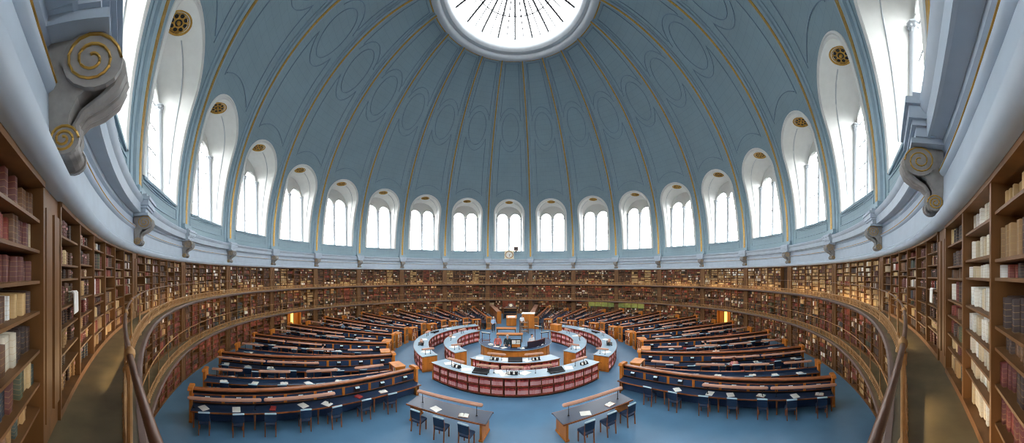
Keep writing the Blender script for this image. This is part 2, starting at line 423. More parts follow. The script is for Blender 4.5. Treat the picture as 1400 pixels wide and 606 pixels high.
# ------------------------------------------------------------------ windows
YB = 22.05
BS, BH = 16.3, 2.02
b_pts = [(BH, SILL+(BS-SILL)*i/10) for i in range(11)]+[(BH*math.cos(a), BS+BH*math.sin(a)) for a in np.linspace(0, pi/2, 13)[1:]]
def full(pts):
    pts = [(max(h, 0), z) for h, z in pts]
    return [(-h, z) for h, z in pts]+[(h, z) for h, z in reversed(pts[:-1])]
def mk_window():
    A = full(open_pts); B = full(b_pts)
    t = bpy.data.objects.new('window_1', None); COL.objects.link(t); t['kind'] = 'structure'
    m = MB(); vs = []; fs = []; U = 8; n = len(A)
    for u in range(U+1):
        q = u/U
        for (ha_, za), (hb, zb) in zip(A, B):
            ya = math.sqrt(max(rz(za)**2-ha_**2, 0))
            e = q**1.4
            vs.append((ha_+(hb-ha_)*q, ya+(YB-ya)*q, za+(zb-za)*e+.18*math.sin(pi*q)*max(0, (za-16)/2.6)))
    for u in range(U):
        for c in range(n-1): k = u*n+c; fs.append((k, k+1, k+n+1, k+n))
        fs.append((u*n+n-1, u*n, (u+1)*n, (u+1)*n+n-1))
    m.add(vs, fs); rv = ob('reveal', m, M_white, t, True)
    # raised border round the opening
    m = MB(); vs = []; fs = []
    for e, d in ((0, -.02), (0, .05), (.07, .08), (.13, .05), (.17, .08), (.26, .05), (.28, -.02)):
        for (h, z), sg in zip(A, [-1]*len(open_pts)+[1]*(len(open_pts)-1)):
            if z <= AS: hx, zx = abs(h)+e, z
            else:
                a = math.atan2(z-AS, abs(h)); hx, zx = (AH+e)*math.cos(a), AS+(AH+e)*math.sin(a)
            rr = rz(zx)-d
            hx *= sg
            vs.append((hx, math.sqrt(rr*rr-hx*hx), zx))
    for u in range(6):
        for c in range(n-1): k = u*n+c; fs.append((k, k+1, k+n+1, k+n))
    m.add(vs, fs); ob('arch_moulding', m, M_white, t, True)
    # inner line on the splay
    m = MB()
    for sg in (-1, 1):
        pts = []
        for (h1, z1), (h2, z2) in list(zip(open_pts, b_pts))[2:20]:
            y1 = math.sqrt(rz(z1)**2-h1*h1); q = .38
            pts.append((sg*(h1+(h2-h1)*q-.015), y1+(YB-y1)*q, z1+(z2-z1)*q**1.4+.15*max(0, (z1-16)/2.8)))
        m.tube(pts, .03, 4)
    ob('splay_moulding', m, M_ring, t)
    # tracery: wall with two round-headed lights
    L0, L1, LS = .2, 1.84, 16.25
    lr = (L1-L0)/2
    def light(sg, grow=0):
        c = sg*(L0+L1)/2
        return [(c-lr-grow, SILL+.12), (c+lr+grow, SILL+.12)]+[(c+(lr+grow)*math.cos(a), LS+(lr+grow)*math.sin(a)) for a in np.linspace(0, pi, 17)]
    loops = [[Vector((x, z, 0)) for x, z in B]]+[[Vector((x, z, 0)) for x, z in reversed(light(sg))] for sg in (-1, 1)]
    flat = [v for l in loops for v in l]
    tri = tessellate_polygon(loops)
    m = MB(); m.add([(v.x, YB-.01, v.y) for v in flat], [tuple(f) for f in tri])
    m.add([(v.x, YB+.22, v.y) for v in flat], [tuple(f) for f in tri])
    o = 0
    for sg in (-1, 1):
        p = light(sg); k = len(p)
        m.add([(x, YB-.01, z) for x, z in p]+[(x, YB+.22, z) for x, z in p], [(i, (i+1) % k, k+(i+1) % k, k+i) for i in range(k)])
        m.tube([(x, YB-.03, z) for x, z in p[2:]], .06, 5)
    fr = ob('window_frame', m, M_white, t)
    for sg in (-1, 1):
        p = light(sg, .02)
        m = MB(); m.add([(x, YB+.14, z) for x, z in p], [tuple(range(len(p)))])
        g = ob('window_pane', m, M_sky, t)
        m = MB()
        for z in (12.0, 13.4, 14.8, 16.2): m.box(sg*1.02-lr, sg*1.02+lr, YB+.09, YB+.12, z-.03, z+.03)
        m.box(sg*1.02-.02, sg*1.02+.02, YB+.09, YB+.12, SILL+.12, LS+lr)
        ob('glazing_bar', m, M_bar, g)
    for x in (-1.95, 0, 1.95):
        m = MB(); m.turned(x, YB-.06, [(.22, SILL+.02), (.22, SILL+.16), (.19, SILL+.22), (.2, SILL+.28), (.165, SILL+.34), (.15, LS-.42), (.18, LS-.38)], 10)
        c = ob('column', m, M_ring, t, True)
        m = MB(); m.turned(x, YB-.06, [(.15, LS-.4), (.17, LS-.36), (.15, LS-.3), (.22, LS-.1), (.26, LS-.06), (.26, LS)], 8)
        for a in range(8): m.ball((x+.19*math.cos(a*pi/4), YB-.06+.19*math.sin(a*pi/4), LS-.18), .06, 6)
        ob('capital', m, M_ring, c, True)
    m = MB(); m.box(-2.2, 2.2, 21.12, YB, SILL-.1, SILL+.03); m.box(-2.15, 2.15, 21.2, 21.4, SILL-.16, SILL-.1)
    ob('window_sill', m, M_rib, t)
    # gilt rosette in the head of the splay
    za, zb = AS+AH, BS+BH; ya = rz(za); q = .36
    yc = ya+(YB-ya)*q; zc = za+(zb-za)*q**1.4+.18*math.sin(pi*q)-.04
    d = Vector((0, YB-ya, (zb-za)*.9)).normalized(); nrm = Vector((0, d.z, -d.y)); ex = Vector((1, 0, 0))
    def pt(a, b, h=0): v = Vector((0, yc, zc))+ex*a+d*b+nrm*h; return tuple(v)
    m = MB(); k = 24
    m.add([pt(.55*math.cos(2*pi*i/k), .55*math.sin(2*pi*i/k), .02) for i in range(k)]+[pt(.55*math.cos(2*pi*i/k), .55*math.sin(2*pi*i/k), -.06) for i in range(k)],
          [tuple(range(k)), tuple(range(2*k-1, k-1, -1))]+[(i, (i+1) % k, k+(i+1) % k, k+i) for i in range(k)])
    ro = ob('rosette_back', m, M_black, t)
    m = MB()
    for r_, w_ in ((.56, .055), (.46, .02), (.2, .03)): m.tube([pt(r_*math.cos(2*pi*i/k), r_*math.sin(2*pi*i/k), .04) for i in range(k)], w_, 5, loop=True, up=tuple(nrm))
    for j in range(8):
        a = 2*pi*j/8
        m.tube([pt(.33*math.cos(a)+.12*math.cos(b), .33*math.sin(a)+.12*math.sin(b), .04) for b in np.linspace(0, 2*pi, 10)[:-1]], .024, 4, loop=True, up=tuple(nrm))
        m.tube([pt(.2*math.cos(a+.39), .2*math.sin(a+.39), .04), pt(.46*math.cos(a+.39), .46*math.sin(a+.39), .04)], .02, 4)
    m.ball(pt(0, 0, .05), .1, 8)
    ob('gilt_rosette', m, M_gold, ro, True)
    return t
w0 = mk_window()
for n, i in enumerate(BAYS):
    if n == 0: w0.rotation_euler = (0, 0, -rad(DW+18*i)); o = w0
    else: o = dup(w0, (0, 0, 0), -rad(DW+18*i)); o.name = 'window_%d' % (n+1)
# ------------------------------------------------------------------ skylight at the crown
mb = MB(); mb.lathe([(6.62, 30.34), (6.55, 30.1), (6.3, 29.98), (6.1, 30.02), (5.95, 30.16), (5.9, 30.3), (5.75, 30.34), (5.6, 30.3), (5.42, 30.42), (5.3, 30.6), (5.25, 31.3), (5.4, 31.5)], 96)
oc = struct('window_21', mb, M_ring, smooth=True)
mb = MB(); mb.lathe([(6.66, 30.3), (6.6, 30.2), (6.68, 30.16), (6.74, 30.24)], 96, closed=True); ob('gilt_line', mb, M_gold, oc, True)
mb = MB(); k = 48
mb.add([P(5.4, 360*i/k, 31.45) for i in range(k)]+[(0, 0, 32.6)], [(i, (i+1) % k, k) for i in range(k)])
ob('window_pane', mb, M_oc, oc)
mb = MB()
for i in range(40): mb.tube([P(5.3, 9*i, 31.36), P(.6, 9*i, 32.36)], .05 if i % 2 else .1, 4)
for r_ in (1.8, 3.4): mb.tube([P(r_, 360*i/k, 31.36+(5.3-r_)*.2128) for i in range(k)], .05, 4, loop=True)
mb.lathe([(.001, 32.2), (.65, 32.2), (.65, 32.4)], 24)
ob('glazing_bar', mb, M_black, oc)
# ------------------------------------------------------------------ clock and camera box on the cornice
ck = thing('wall_clock', 'square cream wall clock with a round dial standing on the far cornice', 'clock', (0, 0, 0), -rad(DW))
m = MB(); m.box(-.72, .72, 20.92, 21.16, 9.24, 10.62); m.box(-.8, .8, 20.88, 21.16, 9.24, 9.34); m.box(-.8, .8, 20.88, 21.16, 10.56, 10.66); ob('clock_case', m, M_dial, ck)
m = MB(); m.add([(.55*math.cos(a), 20.9, 9.95+.55*math.sin(a)) for a in np.linspace(0, 2*pi, 33)[:-1]], [tuple(range(32))])
ob('dial', m, M_paper, ck)
m = MB(); m.tube([(.58*math.cos(a), 20.9, 9.95+.58*math.sin(a)) for a in np.linspace(0, 2*pi, 33)[:-1]], .06, 6, loop=True, up=(0, 1, 0))
for h in range(12):
    a = h*pi/6; m.tube([(.4*math.cos(a), 20.88, 9.95+.4*math.sin(a)), (.5*math.cos(a), 20.88, 9.95+.5*math.sin(a))], .03, 4)
ob('clock_rim', m, M_bronze, ck)
for L, a, w in ((.28, rad(20), .035), (.42, rad(-70), .025)):
    m = MB(); m.tube([(0, 20.87, 9.95), (L*math.cos(a), 20.87, 9.95+L*math.sin(a))], w, 4); ob('clock_hand', m, M_black, ck)
bx = thing('equipment_box', 'small dark grey box fixed at the sill beside the far wall clock', 'box', (0, 0, 0), -rad(DW+2.9))
m = MB(); m.bbox(-.38, .38, 20.7, 21.1, 10.62, 11.3, .06); ob('box_body', m, M_grey, bx)
m = MB(); m.tube([(0, 20.72, 10.95), (0, 20.6, 10.95)], .14, 10); ob('lens_hood', m, M_black, bx); m = MB(); m.box(-.12, .12, 20.9, 21.1, 10.4, 10.62); ob('bracket', m, M_black, bx)
# ------------------------------------------------------------------ bookcases
PIL = .8
BW = (18-2*PIL)/6
TIERS = {0: (0.0, 2.26, 6), 1: (Z1, Z2-.17, 7), 2: (Z2, 7.36, 8)}
OFFS = {}
for t_, (zb, zt, nr) in TIERS.items():
    for b in range(6):
        zs = np.linspace(zb+.10, zt-.04, nr+1); jit = rng.uniform(-.035, .035, nr+1); jit[0] = jit[-1] = 0
        OFFS[t_, b] = zs+jit*(2 if t_ else .6)
def carcass(t_, skip=()):
    zb, zt, nr = TIERS[t_]
    m = MB(); m.pbox(21.62, 21.70, -9, 9, zb, zt, 12)
    ob_back = m
    m2 = MB()
    for b in range(7):
        s0 = -9+PIL+BW*b; w = .06
        if 0 < b < 6 or True: m2.pbox(21.27, 21.63, s0-w, s0+w, zb, zt)
    for s0, s1 in ((-9, -9+PIL-.06), (9-PIL+.06, 9)):
        m2.pbox(21.30, 21.63, s0, s1, zb, zt, 2)
        m2.pbox(21.27, 21.30, s0+.12, s1-.12, zb+.25, zt-.2, 1)
    m2.pbox(21.27, 21.63, -9+PIL, 9-PIL, zb, zb+.09, 12)
    m2.pbox(21.26, 21.63, -9+PIL, 9-PIL, zt-.05, zt, 12)
    return ob_back, m2
SKIP = {(0, -5): (2, 3), (0, 5): (2, 3), (0, 0): (2, 3)}
TN = {0: 'tall oak bookcase at floor level under', 1: 'oak bookcase behind the middle gallery rail under', 2: 'oak bookcase on the top gallery under'}
DOORWAYS = {(2, 6): (5,)}
protos = {}
for t_ in (0, 1, 2):
    zb, zt, nr = TIERS[t_]
    for i in BAYS:
        if t_ == 0 and abs(i) >= 9: continue
        if t_ == 1 and i == 10: continue
        near = (t_ == 2 and (abs(i) >= 9))
        sk = SKIP.get((t_, i), ()) + DOORWAYS.get((t_, i), ())
        key = (t_, near, sk)
        lab = TN[t_]+' '+where(i)
        if key in protos:
            dup(protos[key], (0, 0, 0), -rad(DW+18*i), lab); continue
        root = thing('bookcase', lab, 'bookcase', (0, 0, 0), -rad(DW+18*i), ['bookcases along the floor', 'bookcases of the middle gallery', 'bookcases of the top gallery'][t_])
        protos[key] = root
        bk, fr = carcass(t_)
        if sk and t_ == 0:
            bk = MB(); bk.pbox(21.62, 21.70, -9, -BW, zb, zt, 6); ob('back_panel', bk, M_back, root)
            bk = MB(); bk.pbox(21.62, 21.70, BW, 9, zb, zt, 6)
            for q, half in enumerate(((0, 1, 2), (4, 5, 6))):
                fr = MB()
                for b in half: s0 = -9+PIL+BW*b; fr.pbox(21.27, 21.63, s0-.06, s0+.06, zb, zt)
                s0, s1 = ((-9, -9+PIL-.06), (9-PIL+.06, 9))[q]; fr.pbox(21.30, 21.63, s0, s1, zb, zt, 2)
                s0, s1 = ((-9+PIL, -BW), (BW, 9-PIL))[q]; fr.pbox(21.27, 21.63, s0, s1, zb, zb+.09, 4); fr.pbox(21.26, 21.63, s0, s1, zt-.05, zt, 4)
                if q == 0: ob('case_frame', fr, M_oak, root)
        ob('back_panel', bk, M_back, root); ob('case_frame', fr, M_oak, root)
        for r_ in range(1, nr):
            m = MB()
            for b in range(6):
                if b in sk: continue
                s0 = -9+PIL+BW*b; z = OFFS[t_, b][r_]
                if near or (sk and b == max(sk)+1): m = MB()
                m.pbox(21.30, 21.62, s0+.06, s0+BW-.06, z-.025, z, 1)
                if near or (sk and b == min(sk)-1): ob('shelf', m, M_shelf, root)
            if not near and not (sk and max(sk) == 5): ob('shelf', m, M_shelf, root)
# books -------------------------------------------------------------------
PAL_BROWN = [(84, 54, 38), (70, 46, 36), (104, 70, 46), (58, 38, 32), (92, 44, 36), (120, 84, 56), (52, 34, 28), (78, 50, 40)]
PAL_RED = [(112, 42, 36), (128, 54, 42), (96, 36, 32), (140, 60, 44), (88, 34, 30)]
PAL_PALE = [(222, 216, 204), (206, 196, 176), (196, 178, 146), (228, 226, 220)]
PAL_TAN = [(186, 152, 100), (170, 134, 88), (196, 168, 122), (150, 116, 74)]
PAL_GREEN = [(56, 66, 50), (44, 58, 54), (72, 76, 50), (40, 48, 60)]
def pick(t_, ph, sh):
    "palette of one run of books"
    if t_ == 2 and sh <= 2 and random.random() < .45: return PAL_TAN
    u = random.random()
    if t_ == 2:
        if 75 < ph < 150: return PAL_TAN if u < .52 else PAL_PALE if u < .68 else PAL_BROWN if u < .92 else PAL_RED
        if -150 < ph < -95: return PAL_BROWN if u < .55 else PAL_RED if u < .72 else PAL_PALE if u < .88 else PAL_TAN
        return PAL_BROWN if u < .50 else PAL_RED if u < .74 else PAL_PALE if u < .85 else PAL_TAN if u < .93 else PAL_GREEN
    if t_ == 1:
        return PAL_BROWN if u < .52 else PAL_RED if u < .76 else PAL_GREEN if u < .86 else PAL_TAN if u < .95 else PAL_PALE
    if ph < -100: return PAL_RED if u < .78 else PAL_BROWN
    return PAL_BROWN if u < .5 else PAL_RED if u < .7 else PAL_GREEN if u < .8 else PAL_TAN if u < .92 else PAL_PALE
def jit(c):
    f = random.uniform(.8, 1.2); return tuple(min(1, v*f) for v in lin(c))
INDIV = {(-9, 0), (-9, 1), (9, 4), (9, 5)}
BV = []; BC = []      # bulk: vertices, colours
IND = []
def bulk_box(r0, r1, s0, s1, z0, z1, c, lean=0):
    for z, al in ((z0, 0.), (z1, .999)):
        l = lean if z == z1 else 0
        for r_, s_ in ((r0, s0), (r0, s1), (r1, s1), (r1, s0)): BV.append(P(r_, s_+l, z)); BC.append(c+(al,))
for t_ in (0, 1, 2):
    zb, zt, nr = TIERS[t_]
    for i in BAYS:
        if t_ == 0 and abs(i) >= 9: continue
        if t_ == 1 and i == 10: continue
        ph0 = DW+18*i
        for b in range(6):
            if b in SKIP.get((t_, i), ()) or b in DOORWAYS.get((t_, i), ()): continue
            indiv = t_ == 2 and (i, b) in INDIV
            s0 = ph0-9+PIL+BW*b+.08; s1 = s0+BW-.16
            dist = math.hypot(21.3*sn(s0), 21.3*cs(s0)+20.8)
            uni = random.random() < .18; pal_u = pick(t_, s0, 0)
            for sh in range(nr):
                zl = OFFS[t_, b][sh]; hmax = OFFS[t_, b][sh+1]-zl-.035
                fill = 1.0 if random.random() < .8 else random.uniform(0, .9)
                if indiv: fill = max(fill, .55)
                pal = pal_u if uni else pick(t_, s0, sh)
                a = s0; col = random.choice(pal); n_run = 0; num = 0
                base_h = hmax*random.uniform(.72, .95)
                while a < s0+(s1-s0)*fill:
                    if n_run <= 0:
                        n_run = random.choice((1, 1, 2, 3, 4, 7)); pr = pal if uni or random.random() < .35 else pick(t_, s0, sh); col = random.choice(pr)
                        if pr is PAL_PALE and random.random() < .8: n_run = min(n_run, 3)
                        hh = base_h*random.uniform(.86, 1.06)
                    n_run -= 1
                    th = random.uniform(.05, .095) if indiv else random.uniform(.035, .075) if dist < 12 else random.uniform(.045, .085)
                    da = math.degrees(th/R)
                    if a+da > s1: break
                    h = min(hh*random.uniform(.97, 1.03), hmax)
                    r0 = random.uniform(21.335, 21.40)
                    if indiv:
                        num += 1; IND.append((i, b, sh, num, r0, a, a+da*.97, zl+.002, h, jit(col), col))
                    else: bulk_box(r0, 21.6, a+.004, a+da*.97, zl, zl+h, jit(col))
                    a += da
V = np.array(BV, dtype=np.float32); C = np.array(BC, dtype=np.float32); nb = len(V)//8
base = (np.arange(nb)*8)[:, None]
q = np.array([[0, 1, 5, 4], [1, 2, 6, 5], [3, 0, 4, 7], [4, 5, 6, 7]])
Fq = (base[:, :, None]+q[None]).reshape(-1, 4)
def bulk_mesh(name, V, Fq, C, m):
    me = bpy.data.meshes.new(name); nf = len(Fq)
    me.vertices.add(len(V)); me.vertices.foreach_set('co', V.ravel())
    me.loops.add(nf*4); me.loops.foreach_set('vertex_index', Fq.ravel().astype(np.int32))
    me.polygons.add(nf); me.polygons.foreach_set('loop_start', np.arange(0, nf*4, 4, dtype=np.int32)); me.polygons.foreach_set('loop_total', np.full(nf, 4, dtype=np.int32))
    if C is not None:
        at = me.color_attributes.new('col', 'FLOAT_COLOR', 'POINT'); at.data.foreach_set('color', C.ravel())
    me.materials.append(m); me.update(calc_edges=True); me.validate(); return me
o = ob('book', bulk_mesh('book', V, Fq, C, M_books), None)
tag(o, 'thousands of leather and cloth bound books filling the curved wall of bookcases', 'book', None, 'stuff')
# the nearest books, each by itself: mesh per book with a rounded spine
def cname(c):
    r, g, b = c
    if c in PAL_PALE: return 'pale'
    if c in PAL_TAN: return 'tan'
    if c in PAL_RED: return 'red'
    if c in PAL_GREEN: return 'dark green'
    return 'brown'
def book_meshes(w, h, dep=.2):
    pl = [(-w/2, 0), (-w*.36, -.012), (0, -.018), (w*.36, -.012), (w/2, 0), (w/2, dep), (w/2-.006, dep), (w/2-.006, .015), (-w/2+.006, .015), (-w/2+.006, dep), (-w/2, dep)]
    m = MB(); k = len(pl); zs = [0, h]
    for z in zs: m.V += [(x, y, z) for x, y in pl]
    m.F += [(i, (i+1) % k, k+(i+1) % k, k+i) for i in range(k)]
    # boards and spine caps top and bottom
    for o_ in (0, k): m.F += [tuple(o_+x for x in (0, 1, 2, 3, 4, 7, 8))[::-1 if o_ == 0 else 1], (o_+4, o_+5, o_+6, o_+7), (o_+8, o_+9, o_+10, o_+0)]
    m.M = [0]*len(m.F)
    for z in (.2, .4, .6, .8): m.tube([(-w*.42, -.008, h*z), (-w*.2, -.018, h*z), (w*.2, -.018, h*z), (w*.42, -.008, h*z)], .005, 4)
    me = m.mesh('book', M_book1)
    at = me.color_attributes.new('col', 'FLOAT_COLOR', 'POINT')
    at.data.foreach_set('color', [c for v in me.vertices for c in (1, 1, 1, max(0, min(.999, v.co.z/h)))])
    p = MB(); p.box(-w/2+.007, w/2-.007, .016, dep-.006, .005, h-.006)
    return me, p.mesh('page_block', M_paper)
labm = MB(); labm.box(-.5, .5, -.021, -.010, -.5, .5); labm = labm.mesh('spine_label', M_label)
SHN = ['bottom', 'second', 'third', 'fourth', 'fifth', 'sixth', 'seventh', 'top']
for (i, b, sh, num, r0, a0, a1, z, h, c, cc) in IND:
    w = rad(a1-a0)*21.36
    side = 'left' if i < 0 else 'right'
    depth = 'first' if (i, b) in ((-9, 0), (9, 5)) else 'second'
    me, pg = book_meshes(w, h)
    am = (a0+a1)/2
    o = ob('book', me, None, loc=P(r0+.02, am, z), rotz=-rad(am)); o.color = c+(1,)
    tag(o, '%s book, %s from left, %s shelf, %s bay past the near %s pilaster' % (cname(cc), nth(num), SHN[sh], depth, side), 'book', 'books in the nearest bays')
    ob('page_block', pg, None, o)
    if random.random() < .3:
        l = ob('spine_label', labm, None, o, loc=(0, 0, h*.7)); l.scale = (w*.62, 1, h*.12)
# ------------------------------------------------------------------ doors at floor level
for n, i in enumerate((-5, 5, 0)):
    ph = DW+18*i; d = bpy.data.objects.new('door_%d' % (n+1), None); COL.objects.link(d); d['kind'] = 'structure'; d.rotation_euler = (0, 0, -rad(ph))
    wm = M_honey if n < 2 else M_redwood
    wx = 1.0
    m = MB(); m.box(-wx-.02, -wx+.12, 21.2, 21.72, 0, 2.24); m.box(wx-.12, wx+.02, 21.2, 21.72, 0, 2.24); m.box(-wx, wx, 21.2, 21.72, 2.1, 2.24)
    ob('door_frame', m, wm, d)
    for sg in (-1, 1):
        m = MB(); x0, x1 = sorted((sg*.06 if n == 2 else sg*.3, sg*(wx-.12)))
        m.box(x0, x1, 21.5, 21.55, .02, 2.1)
        for z0, z1 in ((.15, .8), (.95, 1.95)): m.box(x0+.1, x1-.1, 21.47, 21.5, z0, z1)
        l = ob('door_leaf', m, wm, d)
        m = MB(); m.ball((sg*(.36 if n < 2 else .14), 21.45, 1.02), .04, 8); ob('door_handle', m, M_gold, l)
    if n < 2:
        m = MB(); m.add([(-.3, 21.68, .02), (.3, 21.68, .02), (.3, 21.68, 2.1), (-.3, 21.68, 2.1)], [(0, 1, 2, 3)]); ob('lit_lobby', m, M_door, d)
# green blinds on the far floor-level cases, right
for k, i in enumerate((2, 3)):
    for b in range(6):
        s0 = -9+PIL+BW*b
        if (i, b) in ((2, 0), (2, 1), (3, 4), (3, 5)): continue
        m = MB(); m.pbox(21.25, 21.262, s0+.12, s0+BW-.12, 1.45, 2.12, 2); m.pbox(21.235, 21.265, s0+.12, s0+BW-.12, 2.12, 2.17, 1)
        o = ob('shelf_blind', m, M_green, rotz=-rad(DW+18*i))
        tag(o, 'green blind over the %s floor-level bay under the %s' % (NTH[b], where(i)), 'blind', 'green blinds at floor level')
# ------------------------------------------------------------------ gallery railings
RR = 20.64
def baluster_panel():
    m = MB(); n = 44
    for k in range(n):
        s_ = -9+18*(k+.5)/n
        if (k+.5) % 11 < .0: continue
        x, y, _ = P(RR, s_)
        m.turned(x, y, [(.016, .02), (.03, .06), (.014, .1), (.028, .17), (.014, .24), (.026, .3), (.016, .345)], 6)
    for s0 in range(4):
        a = -9+4.5*s0
        for k in range(11):
            c = a+4.5*(k+.5)/11
            m.tube([P(RR, c-.19+.38*u, .02+.33*u) for u in (0, .5, 1)], .009, 4)
    return m.mesh('baluster_panel', M_bronze, True)
bpm = baluster_panel()
m = MB(); m.turned(0, 0, [(.045, 0), (.045, .05), (.022, .09), (.02, .3), (.035, .33), (.035, .37), (.018, .4), (.016, .9), (.024, .94), (.03, 1.0)], 8)
postm = m.mesh('post', M_bronze, True)
m = MB(); m.turned(0, 0, [(.012, .99), (.022, 1.005), (.018, 1.02), (.03, 1.045), (.034, 1.065), (.03, 1.09), (.016, 1.105), (.012, 1.115)], 12)
knobm = m.mesh('knob', M_bronze, True)
for z, lab in ((Z2, 'bronze railing with wooden handrail around the top gallery'), (Z1, 'bronze railing with thin handrail around the lower gallery')):
    t = thing('gallery_railing', lab, 'railing', (0, 0, z), 0)
    hm = MB()
    pts = [P(RR, .4*i, 1.08) for i in range(900)]
    hm.tube(pts, .019, 10, loop=True); ob('handrail', hm, M_hand if z == Z2 else M_bronze, t, True)
    hm = MB(); hm.tube([P(RR, 1.5*i, .36) for i in range(240)], .018, 6, loop=True); hm.tube([P(RR, 1.5*i, .04) for i in range(240)], .018, 6, loop=True)
    ob('lower_rail', hm, M_bronze, t, True)
    for i in range(80):
        ph = DW+4.5*i+2.25
        p = ob('post', postm, None, t, loc=P(RR, ph, .02)); ob('knob', knobm, None, p)
    for i in range(20): ob('baluster_panel', bpm, None, t, rotz=-rad(DW+18*i+2.25))
# ------------------------------------------------------------------ reading desks
RIN, ROUT = 9.4, 19.8
LEN = ROUT-RIN
def desk_rot(ph): return rad(90-ph)
def row_xy(ph, x, y):
    "desk coordinates (x outward along the row, y to its left) to the room"
    return (sn(ph)*(RIN+x)-cs(ph)*y, cs(ph)*(RIN+x)+sn(ph)*y)
NB = 8
BL = (LEN-.24)/NB
def mk_tall():
    t = thing('reading_desk', '', 'desk')
    m = MB(); m.box(.12, LEN-.12, -.16, .16, .88, 1.24); m.box(.12, LEN-.12, -.12, .12, .06, .88); ob('partition', m, M_panel, t)
    m = MB(); m.box(.12, LEN-.12, -.09, .09, 1.24, 1.37); m.box(.12, LEN-.12, -.125, .125, .775, .88); ob('duct_slot', m, M_black, t)
    m = MB()
    m.prism([(-.12, 1.36), (.12, 1.36), (.14, 1.40), (.1, 1.44), (-.1, 1.44), (-.14, 1.40)], lambda a, b, d: (d, a, b), .1, LEN-.1)
    ob('top_rail', m, M_brownwood, t)
    for sg in (-1, 1):
        for z0, z1 in ((.83, .86), (1.25, 1.29)):
            pass
        m = MB(); a, b = sorted((sg*.15, sg*.175)); m.box(.12, LEN-.12, a, b, 1.21, 1.25); m.box(.12, LEN-.12, a, b, .87, .895); ob('panel_bead', m, M_brownwood, t)
        for k in range(NB+1):
            x = .12+BL*k; a, b = sorted((sg*.15, sg*.185))
            m = MB(); m.bbox(max(.11, x-.065), min(LEN-.11, x+.065), a, b, .87, 1.25, .008); ob('divider', m, M_honey, t)
        for k in range(NB):
            x = .12+BL*(k+.5); a, b = sorted((sg*.15, sg*.21))
            m = MB(); m.box(x-.13, x+.13, a, b, .93, 1.19)
            h = ob('reading_rest', m, M_black, t)
            m = MB(); y0, y1 = sg*.20, sg*.29
            m.prism([(y0, 1.17), (y1, 1.12), (y1, 1.135), (y0, 1.19)], lambda a, b, d: (d, a, b), x-.10, x+.10)
            ob('rest_flap', m, M_cap, h)  # flap coloured pale to carry the highlight on its glossy top
        a, b = sorted((sg*.13, sg*.72))
        m = MB(); m.bbox(.14, LEN-.14, a, b, .725, .765, .012); d = ob('desk_top', m, M_top, t)
        a, b = sorted((sg*.70, sg*.735))
        m = MB(); m.box(.14, LEN-.14, a, b, .70, .758); ob('edge_strip', m, M_brownwood, d)
        for k in range(0, NB+1, 2):
            x = min(max(.12+BL*k, .25), LEN-.25)
            m = MB(); m.turned(x, sg*.62, [(.03, 0), (.035, .08), (.03, .12), (.045, .62), (.05, .68), (.04, .725)], 8); ob('leg', m, M_brownwood, t, True)
    for x0, x1 in ((0, .13), (LEN-.13, LEN)):
        m = MB()
        m.prism([(-.33, 0), (.33, 0), (.33, .08), (.28, .12), (.28, 1.40), (.22, 1.50), (-.22, 1.50), (-.28, 1.40), (-.28, .12), (-.33, .08)], lambda a, b, d: (d, a, b), x0, x1)
        e = ob('end_panel', m, M_honey, t)
        m = MB(); m.prism([(-.32, 1.40), (.32, 1.40), (.32, 1.43), (.22, 1.53), (-.22, 1.53), (-.32, 1.43)], lambda a, b, d: (d, a, b), x0-.06 if x0 == 0 else x0-.02, x1+.02 if x0 == 0 else x1+.06)
        ob('end_cap', m, M_honey, e)
        m = MB(); xa, xb = (x0-.015, x0) if x0 == 0 else (x1, x1+.015)
        m.box(xa, xb, -.2, .2, .25, .72); m.box(xa, xb, -.2, .2, .82, 1.34); ob('end_moulding', m, M_oak, e)
    return t
BX0 = .1
def mk_low():
    t = thing('reading_desk', '', 'desk')
    W0, W1 = .36, .52
    m = MB(); m.prism([(.75, -W0), (LEN-.1, -W1), (LEN-.1, W1), (.75, W0)], lambda a, b, d: (a, b, d), .725, .765); d = ob('desk_top', m, M_top, t)
    m = MB()
    for sg in (-1, 1):
        q = [(.75, sg*(W0-.02)), (LEN-.1, sg*(W1-.02)), (LEN-.1, sg*(W1+.015)), (.75, sg*(W0+.015))]
        m.prism(q if sg > 0 else q[::-1], lambda a, b, d: (a, b, d), .70, .76)
    ob('edge_strip', m, M_brownwood, d)
    m = MB(); m.box(.6, LEN-.1, -.05, .05, .765, .90); m.box(.6, LEN-.1, -.03, .03, .3, .725); ob('spine_board', m, M_panel, t)
    m = MB(); m.box(.6, LEN-.1, -.065, .065, .90, .925); ob('top_rail', m, M_brownwood, t)
    for k in range(5):
        for sg in (-1, 1):
            x = 1.1+(LEN-1.6)*k/4
            m = MB(); m.turned(x, sg*(.26+.15*x/LEN), [(.03, 0), (.035, .08), (.03, .12), (.045, .62), (.05, .68), (.04, .725)], 8); ob('leg', m, M_brownwood, t, True)
    m = MB(); m.prism([(-.38, 0), (.38, 0), (.38, .08), (.32, .12), (.32, 1.18), (.26, 1.28), (-.26, 1.28), (-.32, 1.18), (-.32, .12), (-.38, .08)], lambda a, b, d: (d, a, b), LEN-.12, LEN)
    e = ob('end_panel', m, M_honey, t)
    m = MB(); m.prism([(-.36, 1.18), (.36, 1.18), (.36, 1.21), (.26, 1.31), (-.26, 1.31), (-.36, 1.21)], lambda a, b, d: (d, a, b), LEN-.14, LEN+.05); ob('end_cap', m, M_honey, e)
    return t
